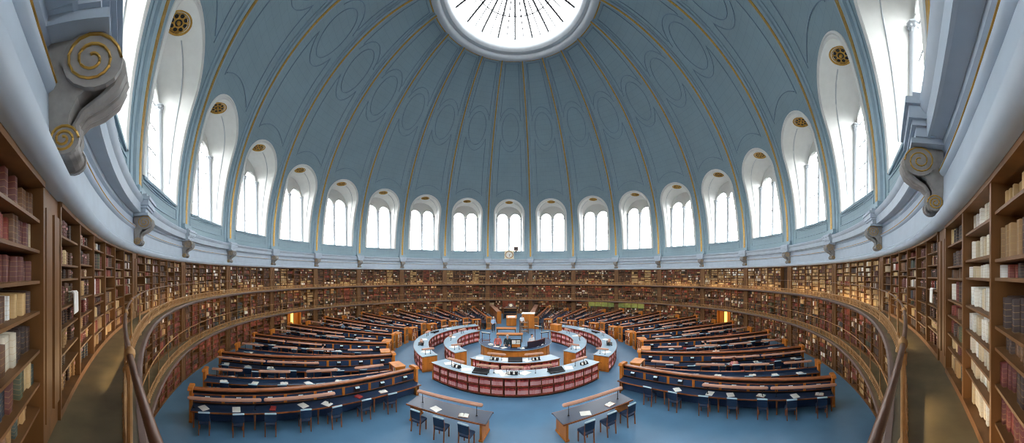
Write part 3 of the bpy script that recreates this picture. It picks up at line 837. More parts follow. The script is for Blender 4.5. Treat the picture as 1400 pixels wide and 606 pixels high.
def mk_cabinet():
    "low open bookcase closing the inner end of a low desk"
    t = thing('end_bookcase', '', 'bookcase')
    m = MB()
    m.box(0, .58, -.44, .44, 0, .08); m.box(.0, .58, -.44, -.40, .08, 1.2); m.box(.0, .58, .40, .44, .08, 1.2); m.box(.27, .31, -.40, .40, .08, 1.2); m.box(0, .03, -.03, .03, .08, 1.2)
    ob('case_frame', m, M_honey, t)
    m = MB(); m.bbox(-.03, .61, -.47, .47, 1.2, 1.25, .015); ob('case_top', m, M_honey, t)
    for z in (.44, .82):
        m = MB(); m.box(.01, .57, -.40, .40, z-.012, z+.012); ob('shelf', m, M_honey, t)
    return t
def side(k): return 'left' if k < 0 else 'right'
tall = mk_tall(); low = mk_low(); cab = mk_cabinet()
TALL = []; LOW = []
for k in [k for k in range(-9, 10) if k]:
    ph = ROWS+16.2*k; n = 9-abs(k)
    lab = '%s tall desk row on the %s, with blue partition and honey oak ends' % (ORD[n], side(k))
    loc = P(RIN, ph); r = desk_rot(ph)
    if not TALL: tall.location = loc; tall.rotation_euler = (0, 0, r); tall['label'] = lab; tall['group'] = 'tall reading desks'
    else: dup(tall, loc, r, lab)
    TALL.append((k, ph))
lown = []
for k in [k+.5 for k in range(-9, 9) if k not in (-1, 0)]:
    ph = ROWS+16.2*k; n = int(8.5-abs(k)); loc = P(RIN, ph); r = desk_rot(ph)
    lab = '%s low desk on the %s, a narrow table between two tall rows' % (ORD[n], side(k))
    lc = 'small honey oak bookcase at the inner end of the %s low desk on the %s' % (ORD[n], side(k))
    if not LOW:
        low.location = loc; low.rotation_euler = (0, 0, r); low['label'] = lab; low['group'] = 'low reading desks'
        cab.location = loc; cab.rotation_euler = (0, 0, r); cab['label'] = lc; cab['group'] = 'bookcases at the desk ends'
    else: dup(low, loc, r, lab); dup(cab, loc, r, lc)
    LOW.append((k, ph))
# volumes standing in those end bookcases
vb = MB(); VC = []
EV = []; EC = []
for k, ph in LOW:
    for face, x0, x1 in ((0, .03, .26), (1, .32, .55)):
        for z in (.085, .455, .835):
            y = -.38
            while y < .36:
                w_ = random.uniform(.03, .07); h_ = random.uniform(.24, .33)
                if random.random() < .9 and abs(y+w_/2) > .05:
                    c = jit(random.choice(random.choice((PAL_RED, PAL_RED, PAL_BROWN, PAL_PALE))))
                    pts = [(x0 if face == 0 else x1, y), (x0 if face == 0 else x1, y+w_*.94), (x1 if face == 0 else x0, y+w_*.94), (x1 if face == 0 else x0, y)]
                    if face == 1: pts = [pts[1], pts[0], pts[3], pts[2]]
                    for zz, al in ((z, 0.), (z+h_, .999)):
                        for (px, py) in pts: EV.append(row_xy(ph, px, py)+(zz,)); EC.append(c+(al,))
                y += w_
# ------------------------------------------------------------------ lamps: brown tubular hoods on thin posts
def mk_lamp(L, h):
    t = thing('desk_lamp', '', 'lamp')
    m = MB()
    sec = [(.1*math.cos(a), .085*math.sin(a)) for a in np.linspace(-.25, pi+.25, 11)]
    vs = []; fs = []; n = len(sec)
    for x, s_ in ((-L/2, .55), (-L/2+.03, .9), (-L/2+.08, 1), (L/2-.08, 1), (L/2-.03, .9), (L/2, .55)):
        vs += [(x, a*s_, h+b*s_) for a, b in sec]
    for q in range(5):
        for j in range(n): fs.append((q*n+j, q*n+(j+1) % n, (q+1)*n+(j+1) % n, (q+1)*n+j))
    fs += [tuple(range(n-1, -1, -1)), tuple(5*n+j for j in range(n))]
    m.add(vs, fs); ob('lamp_hood', m, M_lamp, t, True)
    m = MB(); m.box(-L/2+.1, L/2-.1, -.05, .05, h-.035, h-.015); ob('diffuser', m, M_paper, t)
    for x in (-L/2+.25, L/2-.25):
        m = MB(); m.turned(x, 0, [(.045, 0), (.04, .02), (.014, .03), (.014, h)], 8); ob('lamp_post', m, M_black, t, True)
    return t
def lamp_row(L, h, spots, group):
    p = mk_lamp(L, h)
    for n, (loc, r, lab) in enumerate(spots):
        if n == 0: p.location = loc; p.rotation_euler = (0, 0, r); p['label'] = lab; p['group'] = group
        else: dup(p, loc, r, lab)
POS = ['innermost', 'second', 'third', 'outermost']
sp = []
for k, ph in TALL:
    sg = 1 if k < 0 else -1
    for q, x in ((0, 5.9), (1, 8.95)):
        xy = row_xy(ph, x, sg*.46)
        sp.append((xy+(.766,), desk_rot(ph), 'long brown %s lamp on near side of %s tall desk on the %s' % (('inner', 'outer')[q], ORD[9-abs(k)], side(k))))
lamp_row(2.95, .40, sp, 'long lamps on the tall desks')
sp = []
for k, ph in LOW:
    for q, x in enumerate((1.9, 4.4, 6.8, 9.2)):
        xy = row_xy(ph, x, 0)
        sp.append((xy+(.926,), desk_rot(ph), 'short brown lamp, %s of four along the %s low desk on the %s' % (POS[q], ORD[int(8.5-abs(k))], side(k))))
lamp_row(1.6, .36, sp, 'short lamps on the low desks')
# ------------------------------------------------------------------ chairs
def chair_parts():
    seat = MB(); seat.bbox(-.23, .23, -.22, .24, .42, .50, .025)
    back = MB()
    back.prism([(-.235, .56), (-.205, .56), (-.245, .93), (-.285, .93)], lambda a, b, d: (d, a, b), -.215, .215)
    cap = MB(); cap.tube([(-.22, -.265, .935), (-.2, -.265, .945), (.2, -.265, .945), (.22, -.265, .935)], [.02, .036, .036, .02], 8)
    legs = []
    for x in (-.2, .2):
        l = MB(); l.prism([(.18, 0), (.215, 0), (.22, .43), (.175, .43)], lambda a, b, d: (d, a, b), x-.02, x+.02); legs.append(l)
        l = MB(); l.prism([(-.26, 0), (-.225, 0), (-.185, .45), (-.24, .90), (-.27, .90), (-.225, .45)], lambda a, b, d: (d, a, b), x-.02, x+.02); legs.append(l)
    return seat, back, cap, legs
def mk_chair():
    t = thing('reading_chair', '', 'chair'); s_, b_, c_, l_ = chair_parts()
    ob('seat', s_, M_navy, t, True); bb = ob('backrest', b_, M_navy, t); ob('back_roll', c_, M_cap, bb, True)  # back roll coloured pale for the windows reflected in its glossy navy edge
    for l in l_: ob('leg', l, M_brownwood, t)
    return t
s_, b_, c_, l_ = chair_parts(); flat = MB(); I4 = Matrix.Identity(4)
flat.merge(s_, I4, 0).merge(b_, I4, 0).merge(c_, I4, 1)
for l in l_: flat.merge(l, I4, 2)
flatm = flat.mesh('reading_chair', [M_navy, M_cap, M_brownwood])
chairs = []
OUTW = lambda j, n: 'by the wall' if j == n-1 else '%s from the wall' % NTH[n-1-j]
for k, ph in TALL:
    near = 1 if k < 0 else -1
    for sg in (1, -1):
        for j in range(NB):
            x = .12+BL*(j+.5)
            if x < 1.9: continue
            off = .80+random.uniform(-.04, .10)
            xy = row_xy(ph, x+random.uniform(-.06, .06), sg*off)
            rot = desk_rot(ph)+(pi if sg > 0 else 0)+random.uniform(-.12, .12)
            lab = 'navy chair, %s, %s side of %s tall desk on the %s' % (OUTW(j, NB), 'near' if sg == near else 'far', ORD[9-abs(k)], side(k))
            chairs.append((math.hypot(xy[0], xy[1]+20.8), xy, rot, lab, (k, sg == near, j)))
for k, ph in LOW:
    near = 1 if k < 0 else -1
    for sg in (1, -1):
        for j in range(5):
            x = 3.6+1.4*j
            off = .36+.16*x/LEN+.10+random.uniform(-.03, .06)
            xy = row_xy(ph, x+random.uniform(-.06, .06), sg*off)
            rot = desk_rot(ph)+(pi if sg > 0 else 0)+random.uniform(-.12, .12)
            lab = 'navy chair, %s, %s side of %s low desk on the %s' % (OUTW(j, 5), 'near' if sg == near else 'far', ORD[int(8.5-abs(k))], side(k))
            chairs.append((math.hypot(xy[0], xy[1]+20.8), xy, rot, lab, (k, sg == near, j)))
chairs.sort(key=lambda c: c[0])
READERS = {}
cp = mk_chair(); stuff = MB()
for n, (d, xy, rot, lab, key) in enumerate(chairs[:]):
    READERS[key] = (xy, rot)
    if n == 0: cp.location = xy+(0,); cp.rotation_euler = (0, 0, rot); cp['label'] = lab; cp['group'] = 'reading chairs along the desks'
    elif n < 130: dup(cp, xy+(0,), rot, lab)
    elif n < 300:
        o = ob('reading_chair', flatm, None, loc=xy+(0,), rotz=rot); tag(o, lab, 'chair', 'reading chairs along the desks')
    else: stuff.merge(flat, Matrix.Translation(xy+(0,)) @ Matrix.Rotation(rot, 4, 'Z'))
o = ob('reading_chair', stuff, [M_navy, M_cap, M_brownwood]); tag(o, 'rows of navy chairs along the farthest reading desks', 'chair', None, 'stuff')
# ------------------------------------------------------------------ books and papers left on the desks
def book_open():
    m = MB()
    for sg in (-1, 1):
        pr = [(0, .012), (sg*.03, .034), (sg*.10, .036), (sg*.17, .022), (sg*.185, .012)]
        if sg < 0: pr = pr[::-1]
        m.prism([(a, b) for a, b in pr], lambda a, b, d: (a, d, b), -.13, .13)
    pages = m
    c = MB(); c.box(-.20, .20, -.14, .14, 0, .012)
    return pages, c
pgs, cvr = book_open(); pgm = pgs.mesh('page_spread', M_paper); cvm = cvr.mesh('cover', M_brownwood)
shm = MB(); shm.box(-.15, .15, -.21, .21, 0, .004); shm.box(-.12, .17, -.2, .2, .004, .008); shm = shm.mesh('loose_paper', M_paper)
clm = MB(); clm.bbox(-.12, .12, -.16, .16, 0, .05, .006); clm = clm.mesh('closed_book', M_red)
seen = set()
for n, (d, xy, rot, lab, key) in enumerate(chairs):
    if d > 27 or random.random() < .14: continue
    k, nr, j = key
    fx, fy = math.sin(-rot), math.cos(-rot)
    q = .42 if isinstance(k, int) else .3
    lx, ly = xy[0]+fx*q, xy[1]+fy*q
    tx, ty = math.cos(rot), math.sin(rot)
    sft = random.uniform(-.25, .25); lx += tx*sft; ly += ty*sft
    w_ = lab.split('navy chair, ')[1].replace('side of ', 'side, ')
    u = random.random(); rz_ = rot+random.uniform(-.5, .5)
    if u < .5:
        o = ob('open_book', cvm, None, loc=(lx, ly, .767), rotz=rz_); tag(o, 'open book, '+w_, 'book', 'open books on the desks'); ob('page_spread', pgm, None, o)
    elif u < .88:
        o = ob('loose_paper', shm, None, loc=(lx, ly, .767), rotz=rz_+.3); tag(o, 'white papers, '+w_, 'paper', 'papers on the desks')
    else:
        o = ob('closed_book', clm, None, loc=(lx, ly, .767), rotz=rz_); tag(o, 'red book, '+w_, 'book', 'closed books on the desks')
# ------------------------------------------------------------------ catalogue desks: two broken rings round the centre
HD = 1.10
VV = []; VCo = []
vol_ind = []
def vol_box(r0, r1, s0, s1, z0, z1, c):
    for z in (z0, z1):
        for r_, s_ in ((r0, s0), (r0, s1), (r1, s1), (r1, s0)): VV.append(P(r_, s_, z)); VCo.append(c+(0.5,))
def arc_desk(r0, r1, s0, s1, label, faces, indiv=False):
    t = thing('catalogue_desk', label, 'desk', (0, 0, 0), 0, 'curved catalogue desks')
    n = max(4, int(abs(s1-s0)/3)); rm = (r0+r1)/2
    m = MB(); m.pbox(r0+.05, r1-.05, s0+.5, s1-.5, 0, .09, n); ob('plinth', m, M_black, t)
    ins = .30
    a0 = r0+ins if 'in' in faces else r0; a1 = r1-ins if 'out' in faces else r1
    m = MB(); m.pbox(a0, a1, s0+.1, s1-.1, .09, HD-.05, n); ob('carcass', m, M_redwood, t)
    for z in (.09, .55, HD-.09):
        m = MB(); m.pbox(r0, r1, s0, s1, z, z+.04, n); ob('shelf', m, M_redwood, t)
    for s_, e in ((s0, 1), (s1, -1)):
        w = math.degrees(.05/rm)*e
        m = MB(); m.pbox(r0-.01, r1+.01, min(s_, s_+w), max(s_, s_+w), .03, HD-.05); en = ob('end_panel', m, M_honey, t)
        m = MB(); w2 = math.degrees(.012/rm)*e
        for ra, rb in ((r0+.08, rm-.05), (rm+.05, r1-.08)): m.pbox(ra, rb, min(s_, s_-w2), max(s_, s_-w2), .15, HD-.15)
        ob('end_moulding', m, M_honey, en)
    m = MB(); m.lathe([(r0-.04, HD-.045), (r1+.04, HD-.045), (r1+.05, HD-.02), (r1+.02, HD), (r0-.02, HD), (r0-.05, HD-.02)], n*2, s0-.3, s1+.3, closed=True)
    tp = ob('counter_top', m, M_counter, t)
    m = MB()
    for q in (r0-.055, r1+.05): m.pbox(q, q+.012, s0-.3, s1+.3, HD-.06, HD-.005, n*2)
    ob('edge_strip', m, M_brownwood, tp)
    for fc in faces:
        rf = r1 if fc == 'out' else r0; sg = -1 if fc == 'out' else 1
        nbay = max(1, round(abs(s1-s0)*pi/180*rf/.62)); bw = (s1-s0)/nbay
        w = math.degrees(.018/rf)
        for q in range(1, nbay): m = MB(); m.pbox(min(rf, rf+sg*ins), max(rf, rf+sg*ins), s0+bw*q-w, s0+bw*q+w, .09, HD-.06); ob('shelf_divider', m, M_redwood, t)
        cnt = {0: 0, 1: 0}
        for q in range(nbay):
            for row, z in ((0, .13), (1, .59)):
                a = s0+bw*q+w*1.4; e = s0+bw*(q+1)-w*1.4; da = math.degrees(random.uniform(.076, .084)/rf)
                while a+da*.98 <= e:
                    rr = rf+sg*(.035+random.uniform(0, .02)); h_ = random.uniform(.355, .385)
                    lo, hi = (rr-.22, rr) if fc == 'out' else (rr, rr+.22)
                    cnt[row] += 1
                    if indiv and fc == 'out': vol_ind.append((row, cnt[row], rr, a, da, z+.002, h_))
                    elif random.random() < .96:
                        vol_box(lo, hi, a, a+da*.95, z, z+h_, jit(random.choice(((164, 50, 46), (146, 42, 40), (172, 66, 56)))))
                        vol_box(rr-.003 if fc == 'out' else rr-.004, rr+.004 if fc == 'out' else rr+.003, a+da*.06, a+da*.89, z+.05, z+h_*.68, jit(random.choice(((212, 158, 158), (196, 138, 140), (220, 178, 174)))))
                    a += da
    return t
arc_desk(6.62, 7.62, 180-38.6, 180+38.0, 'front curved catalogue desk of the outer ring, pale top over red volumes', ('out', 'in'), True)
arc_desk(6.62, 7.62, 180+47.2, 180+147, 'left curved catalogue desk of the outer ring, pale top over red volumes', ('out', 'in'))
arc_desk(6.62, 7.62, 33, 180-47.8, 'right curved catalogue desk of the outer ring, pale top over red volumes', ('out', 'in'))
arc_desk(4.5, 5.4, 180-29.5, 180+29.5, 'front curved catalogue desk of the inner ring, before the central counter', ('out', 'in'))
arc_desk(4.5, 5.4, 180+45.5, 180+135, 'left curved catalogue desk of the inner ring, beside the central counter', ('out', 'in'))
arc_desk(4.5, 5.4, 45, 180-45.5, 'right curved catalogue desk of the inner ring, beside the central counter', ('out', 'in'))
# catalogue volumes: those on the front desk one by one, the rest together
vm = MB(); vm.bbox(-.037, .037, 0, .22, 0, 1, .006); vmesh = vm.mesh('catalogue_volume', M_book1)
at = vmesh.color_attributes.new('col', 'FLOAT_COLOR', 'POINT'); at.data.foreach_set('color', [c for v in vmesh.vertices for c in (1, 1, 1, .5)])
vl = MB(); vl.box(-.031, .031, -.005, .003, .13, .68); vlm = vl.mesh('spine_label', M_label)
for row, n, rr, a, da, z, h_ in vol_ind:
    am = a+da/2
    o = ob('catalogue_volume', vmesh, None, loc=P(rr, am, z), rotz=pi-rad(am)); o.scale = (1, 1, h_)
    o.color = jit(random.choice(((164, 50, 46), (146, 42, 40), (172, 66, 56))))+(1,)
    # seen from the gallery the front desk counts from its right-hand end
    tag(o, 'red catalogue volume, %s from the right, %s row of the front outer desk' % (nth(n), ('lower', 'upper')[row]), 'book', 'catalogue volumes of the front desk')
    ob('spine_label', vlm, None, o)
nbv = len(VV)//8; bs = (np.arange(nbv)*8)[:, None]
q6 = np.array([[0, 1, 5, 4], [1, 2, 6, 5], [3, 0, 4, 7], [4, 5, 6, 7], [2, 3, 7, 6]])
def bulk6(name, VV, CC):
    n_ = len(VV)//8; b_ = (np.arange(n_)*8)[:, None]
    return bulk_mesh(name, np.array(VV, dtype=np.float32), (b_[:, :, None]+q6[None]).reshape(-1, 4), np.array(CC, dtype=np.float32), M_books)
o = ob('catalogue_volume', bulk6('catalogue_volume', VV, VCo), None); tag(o, 'red catalogue volumes filling the side and inner curved desks', 'book', None, 'stuff')
o = ob('cabinet_book', bulk6('cabinet_book', EV, EC), None); tag(o, 'mixed books standing in the small bookcases at the desk ends', 'book', None, 'stuff')
# things on the catalogue desks
def on_ring(r, phi): return P(r, phi, HD+.001)
sp = []
for r_, phi, lab in ((7.1, 150, 'right end of the front outer desk'), (7.1, 169, 'right of the middle of the front outer desk'), (7.1, 181, 'middle of the front outer desk'), (7.1, 191.5, 'left of the middle of the front outer desk'), (7.1, 207, 'left end of the front outer desk'),
                     (4.95, 167, 'right part of the front inner desk'), (4.95, 193, 'left part of the front inner desk')):
    sp.append((on_ring(r_, phi), -rad(phi), 'brown lamp hood on posts at the '+lab))
lamp_row(1.15, .34, sp, 'lamps on the catalogue desks')
sp = []
for sd, ss in (('left', 1), ('right', -1)):
    for r_, rn in ((7.1, 'outer'), (4.95, 'inner')):
        for q, da in enumerate((50, 68, 92, 116, 138) if rn == 'outer' else (52, 84, 114)):
            sp.append((on_ring(r_, 180+ss*da), -rad(180+ss*da)+pi/2*(1 if q == 0 else 0), 'brown lamp hood on the %s %s curved desk, %s from its front end' % (sd, rn, NTH[q])))
lamp_row(.85, .34, sp, 'lamps on the side catalogue desks')
def mk_tray():
    t = thing('reading_slope', '', 'stand')
    m = MB(); m.prism([(-.2, .02), (.2, .16), (.2, .18), (-.2, .04)], lambda a, b, d: (d, a, b), -.42, .42); ob('slope_board', m, M_black, t)
    m = MB(); m.box(-.4, .4, .12, .16, 0, .14); m.box(-.42, .42, -.22, -.19, .0, .07); ob('slope_foot', m, M_black, t)
    return t
tr = mk_tray()
for n, (r_, phi, lab) in enumerate(((7.25, 163, 'front outer desk, right of the middle'), (7.25, 194, 'front outer desk, left of the middle'), (5.05, 180, 'middle of the front inner desk'),
                                    (7.1, 250, 'left outer desk, first'), (7.1, 284, 'left outer desk, second'), (7.1, 110, 'right outer desk, first'), (7.1, 76, 'right outer desk, second'))):
    lab = 'black sloped reading stand on the '+lab
    if n == 0: tr.location = on_ring(r_, phi); tr.rotation_euler = (0, 0, -rad(phi)+pi); tr['label'] = lab; tr['group'] = 'reading stands on the catalogue desks'
    else: dup(tr, on_ring(r_, phi), -rad(phi)+pi, lab)
spots = ((7.0, 176), (7.2, 184), (6.9, 187), (7.1, 156), (7.2, 201), (7.0, 212), (5.0, 172), (4.9, 187), (5.1, 205), (7.1, 234), (7.0, 262), (7.1, 300), (7.2, 126), (7.0, 98), (7.1, 60), (5.0, 122), (4.9, 240), (5, 80), (5, 275))
desk_of = lambda r_, phi: ('front' if 140 < phi < 220 else 'left' if phi > 180 else 'right', 'outer' if r_ > 6 else 'inner')
for r_, phi in spots:
    pl, rn = desk_of(r_, phi)
    same = sorted((f for q, f in spots if desk_of(q, f) == (pl, rn)), reverse=pl != 'left')
    o = ob('loose_paper', shm, None, loc=on_ring(r_, phi), rotz=random.uniform(0, 6)); o.scale = (1.4, 1.3, 1)
    tag(o, 'white paper sheets on the %s %s curved desk, %s from its %s' % (pl, rn, NTH[same.index(phi)], 'left end' if pl == 'front' else 'front end'), 'paper', 'papers on the catalogue desks')
def mk_rack():
    t = thing('card_rack', '', 'rack')
    m = MB(); m.box(-.26, .26, -.09, .09, 0, .03); m.box(-.26, .26, .06, .09, .03, .16); ob('rack_body', m, M_black, t)
    for x in (-.18, -.06, .06, .18):
        m = MB(); m.prism([(-.07, .03), (.0, .03), (.04, .15), (-.03, .15)], lambda a, b, d: (d, a, b), x-.045, x+.045); ob('card_bundle', m, M_paper if x in (-.18, .06) else M_black, t)
    return t
rk = mk_rack()
for n, (r_, phi, lab) in enumerate(((7.25, 148, 'right end of the front outer desk'), (7.25, 206, 'left end of the front outer desk'), (5.1, 166, 'right part of the front inner desk'), (5.1, 194, 'left part of the front inner desk'), (7.2, 181, 'middle of the front outer desk'))):
    lab = 'small black rack of cards at the '+lab
    if n == 0: rk.location = on_ring(r_, phi); rk.rotation_euler = (0, 0, -rad(phi)+pi); rk['label'] = lab; rk['group'] = 'card racks'
    else: dup(rk, on_ring(r_, phi), -rad(phi)+pi, lab)
# ------------------------------------------------------------------ the round central counter
t = thing('central_counter', 'round honey oak staff counter with grey top at the middle of the room', 'counter')
m = MB(); m.pbox(2.3, 2.62, 82, 278, .08, 1.02, 40); ob('carcass', m, M_honey, t)
m = MB(); m.pbox(2.28, 2.66, 82, 278, 0, .1, 40); ob('plinth', m, M_redwood, t)
for k in range(16):
    a = 84+12*k; m = MB(); m.pbox(2.62, 2.64, a+1, a+10.6, .2, .92, 3); ob('front_panel', m, M_honey, t)
m = MB(); m.lathe([(1.95, 1.02), (2.74, 1.02), (2.78, 1.04), (2.78, 1.07), (2.74, 1.085), (1.95, 1.085)], 64, 80, 280, closed=True); ob('counter_top', m, M_panel, t)
m = MB(); m.lathe([(2.775, 1.03), (2.80, 1.03), (2.80, 1.08), (2.775, 1.08)], 64, 80, 280, closed=True); ob('edge_strip', m, M_counter, t)
t = thing('staff_platform', 'low round blue platform inside the central counter', 'platform')
m = MB(); m.lathe([(.001, .0), (2.2, .0), (2.25, .15), (2.2, .17), (.001, .17)], 48); ob('platform_top', m, M_floor, t)
HC = 1.086
def boardstand(label, loc, rz):
    t = thing('notice_board', label, 'sign', loc, rz)
    m = MB(); m.box(-.36, .36, -.03, .03, .02, .06); m.box(-.36, -.31, -.03, .03, .0, .68); m.box(.31, .36, -.03, .03, .0, .68); m.box(-.36, .36, -.03, .03, .63, .68); m.box(-.31, .31, -.01, .02, .06, .63); ob('board_frame', m, M_black, t)
    m = MB(); m.box(-.28, .0, -.02, -.012, .32, .6); m.box(.03, .29, -.02, -.012, .32, .6); ob('notice', m, M_paper, t)
    m = MB(); m.tube([(.1+.055*math.cos(a), -.025, .46+.06*math.sin(a)) for a in np.linspace(.9, 5.4, 10)], .014, 5); m2 = MB()
    m2.tube([(.2+.05*math.cos(a), -.025, .46+.06*math.sin(a)) for a in np.linspace(0, 6.28, 13)[:-1]], .014, 5, loop=True, up=(0, 1, 0))
    ob('letter_c', m, M_black, t); ob('letter_o', m2, M_black, t)
    m = MB(); m.prism([(-.28, .08), (.28, .08), (.28, .3), (-.28, .3)], lambda a, b, d: (a, d, b), -.03, -.012); ob('wood_rail', m, M_honey, t)
boardstand('black framed board with white notices standing on the round counter', (0.05, -2.28, HC), 0)
t = thing('counter_screen', 'smoked curved screen on the right of the round counter', 'screen')
m = MB(); m.pbox(2.45, 2.48, 118, 160, HC, HC+.46, 12); ob('screen_panel', m, M_smoke, t)
m = MB(); m.pbox(2.43, 2.50, 118, 160, HC+.46, HC+.49, 12); ob('screen_rail', m, M_redwood, t)
def framelamp(label, loc, rz, h):
    t = thing('reading_stand', label, 'stand', loc, rz)
    m = MB(); m.box(-.3, -.26, -.02, .02, 0, h); m.box(.26, .3, -.02, .02, 0, h-.1); m.box(-.26, .26, -.02, .02, .1, .13); ob('stand_leg', m, M_redwood, t)
    m = MB(); m.prism([(-.34, h), (.34, h-.12), (.34, h-.06), (-.34, h+.06)], lambda a, b, d: (a, d, b), -.1, .1); b = ob('sloped_head', m, M_black, t)
    m = MB(); m.prism([(-.32, h+.055), (.32, h-.06), (.32, h-.05), (-.32, h+.07)], lambda a, b, d: (a, d, b), -.085, .085); ob('head_card', m, M_paper, b)
framelamp('dark stand with a white topped head at the left end of the round counter', (-2.2, -.6, HC), rad(10), .75)
framelamp('tall dark stand with a white topped head beyond the right end of the counter', (2.0, 2.4, 0), rad(-10), 1.75)
framelamp('dark stand with tilted white head on the right end of the counter', (2.32, .2, HC), rad(160), .62)
for n, (a, w_) in enumerate(((215, .5), (200, .4), (168, .55), (140, .4), (120, .35))):
    o = ob('loose_paper', shm, None, loc=P(2.3, a, HC), rotz=random.uniform(0, 6)); tag(o, 'white papers on the round counter, %s from its left end' % NTH[n], 'paper', 'papers on the round counter')
t = thing('telephone', 'black telephone on the round counter beside the notice board', 'telephone', (.75, -2.3, HC), 0)
m = MB(); m.prism([(-.1, 0), (.1, 0), (.08, .05), (-.06, .09), (-.1, .07)], lambda a, b, d: (d, a, b), -.09, .09); ob('telephone_body', m, M_black, t)
m = MB(); m.tube([(-.11, 0, .11), (-.09, 0, .13), (.09, 0, .13), (.11, 0, .11)], [.03, .022, .022, .03], 8); ob('handset', m, M_black, t, True)
t = thing('honey_box', 'honey oak box standing on the far end of the right inner curved desk', 'box', P(4.95, 48, HD), -rad(48))
m = MB(); m.bbox(-.45, .45, -.3, .3, 0, .62, .02); ob('box_body', m, M_honey, t)
m = MB(); m.box(-.38, .38, -.32, -.3, .08, .54); ob('box_front', m, M_honey, t)
for n, (x, y, w_, c) in enumerate(((-1.75, -1.5, .34, M_white), (.3, -2.25, .3, M_counter), (1.0, -2.1, .36, M_panel), (1.85, -1.45, .3, M_white))):
    o = MB(); o.bbox(-w_/2, w_/2, -.13, .13, 0, .09, .01); o = ob('card_tray', o, c, None, loc=(x, y, HC), rotz=math.atan2(-x, -y)*-1)
    tag(o, 'shallow tray on the round counter, %s from its left end' % NTH[n], 'tray', 'trays on the round counter')
t = thing('book_trolley', 'tall pale wooden trolley of uprights beside the white topped cabinet', 'trolley', (.9, 7.0, 0), .2)
for x in (-.4, .4):
    for y in (-.25, .25): m = MB(); m.box(x-.03, x+.03, y-.03, y+.03, .06, 1.5); m.ball((x, y, .05), .05, 8); ob('upright', m, M_oak, t)
for z in (.25, .75, 1.2): m = MB(); m.box(-.4, .4, -.25, .25, z, z+.03); ob('trolley_shelf', m, M_oak, t)
# ------------------------------------------------------------------ staff passage beyond the counter
def screen(label, x0, y0, x1, y1, h, wd):
    L = math.hypot(x1-x0, y1-y0); t = thing('passage_screen', label, 'partition', (x0, y0, 0), math.atan2(y1-y0, x1-x0))
    m = MB(); m.box(0, L, -wd, wd, .0, h-.08); ob('panelling', m, M_redwood, t)
    for k in range(int(L/1.1)):
        for sg in (-1, 1):
            a, b = sorted((sg*wd, sg*(wd+.03))); m = MB(); m.box(.15+1.1*k, 1.05+1.1*k, a, b, .2, h-.3); ob('raised_panel', m, M_brownwood, t)
    m = MB(); m.bbox(-.08, L, -wd-.1, wd+.1, h-.08, h, .02); ob('ledge', m, M_paper if wd > .3 else M_lamp, t)
    m = MB(); m.box(-.1, .06, -wd-.06, wd+.06, 0, h+.02 if wd < .3 else h-.08); ob('end_panel', m, M_honey, t)
screen('oak passage screen with sloping ledge, left of the far passage', -2.0, 12.6, -3.7, 20.6, 1.6, .2)
screen('oak passage screen with sloping ledge, right of the far passage', 1.95, 11.2, 3.3, 20.6, 1.6, .2)
t = thing('staff_cabinet', 'tall honey oak cabinet with a white top at the mouth of the far passage', 'cabinet', (1.5, 9.9, 0), rad(-8))
m = MB(); m.box(-.68, .68, -.5, .5, .08, 1.78); m.box(-.64, .64, -.46, .46, 0, .08); ob('cabinet_body', m, M_honey, t)
m = MB(); m.bbox(-.74, .74, -.56, .56, 1.78, 1.86, .02); ob('cabinet_top', m, M_paper, t)
for x0, x1 in ((-.64, -.02), (.02, .64)):
    m = MB(); m.box(x0, x1, -.52, -.5, .14, 1.7); d = ob('door', m, M_honey, t)
    m = MB(); m.ball((x1-.06 if x0 < 0 else x0+.06, -.54, 1.0), .03, 8); ob('knob', m, M_gold, d)
t = thing('open_cabinet', 'open pale oak cabinet with dark inside at the end of the passage', 'cabinet', (-.7, 16.4, 0))
m = MB(); m.box(-.95, -.85, -.35, .35, 0, 1.6); m.box(.85, .95, -.35, .35, 0, 1.6); m.box(-.95, .95, -.35, .35, 1.45, 1.6); m.box(-.85, .85, -.3, .3, .7, .76); m.box(-.95, .95, -.38, .35, 1.2, 1.26); ob('case_frame', m, M_oak, t)
m = MB(); m.box(-.85, .85, .3, .34, 0, 1.45); ob('back_panel', m, M_navy, t)
t = thing('domed_clock', 'grey domed mantel piece on top of the open cabinet', 'clock', (-.6, 16.4, 1.6))
m = MB(); m.prism([(-.8, 0), (.8, 0), (.75, .16), (.45, .2), (.42, .4)]+[(.42*math.cos(a), .4+.3*math.sin(a)) for a in np.linspace(.2, pi-.2, 9)]+[(-.42, .4), (-.45, .2), (-.75, .16)], lambda a, b, d: (a, d, b), -.2, .2); ob('clock_body', m, M_grey, t)
m = MB(); m.add([(.22*math.cos(a), -.21, .42+.22*math.sin(a)) for a in np.linspace(0, 2*pi, 21)[:-1]], [tuple(range(20))]); ob('dial', m, M_dial, t)
t = thing('lectern', 'round-fronted honey oak lectern with an open blue and white book, before the cabinet', 'lectern', (-.45, 11.4, 0))
m = MB(); m.prism([(-.6, .3), (-.6, -.1)]+[(-.6*math.cos(a), -.1-.4*math.sin(a)) for a in np.linspace(.2, pi-.2, 9)]+[(.6, -.1), (.6, .3)], lambda a, b, d: (a, b, d), 0, 1.0); ob('lectern_body', m, M_honey, t)
m = MB(); m.prism([(-.5, 1.0), (.32, 1.25), (.32, 1.28), (-.5, 1.03)], lambda a, b, d: (d, a, b), -.62, .62); ob('lectern_top', m, M_honey, t)
t = thing('open_register', 'large open register, white pages and blue cover, on the lectern', 'book', (-.45, 11.3, 1.12)); t.rotation_euler = (rad(17), 0, 0)
m = MB(); m.box(-.48, .48, -.26, .26, -.005, .012); ob('cover', m, M_top, t)
m = MB()
for sg in (-1, 1): m.box(*sorted((sg*.01, sg*.45)), -.24, .24, .012, .035)
ob('page_spread', m, M_paper, t)
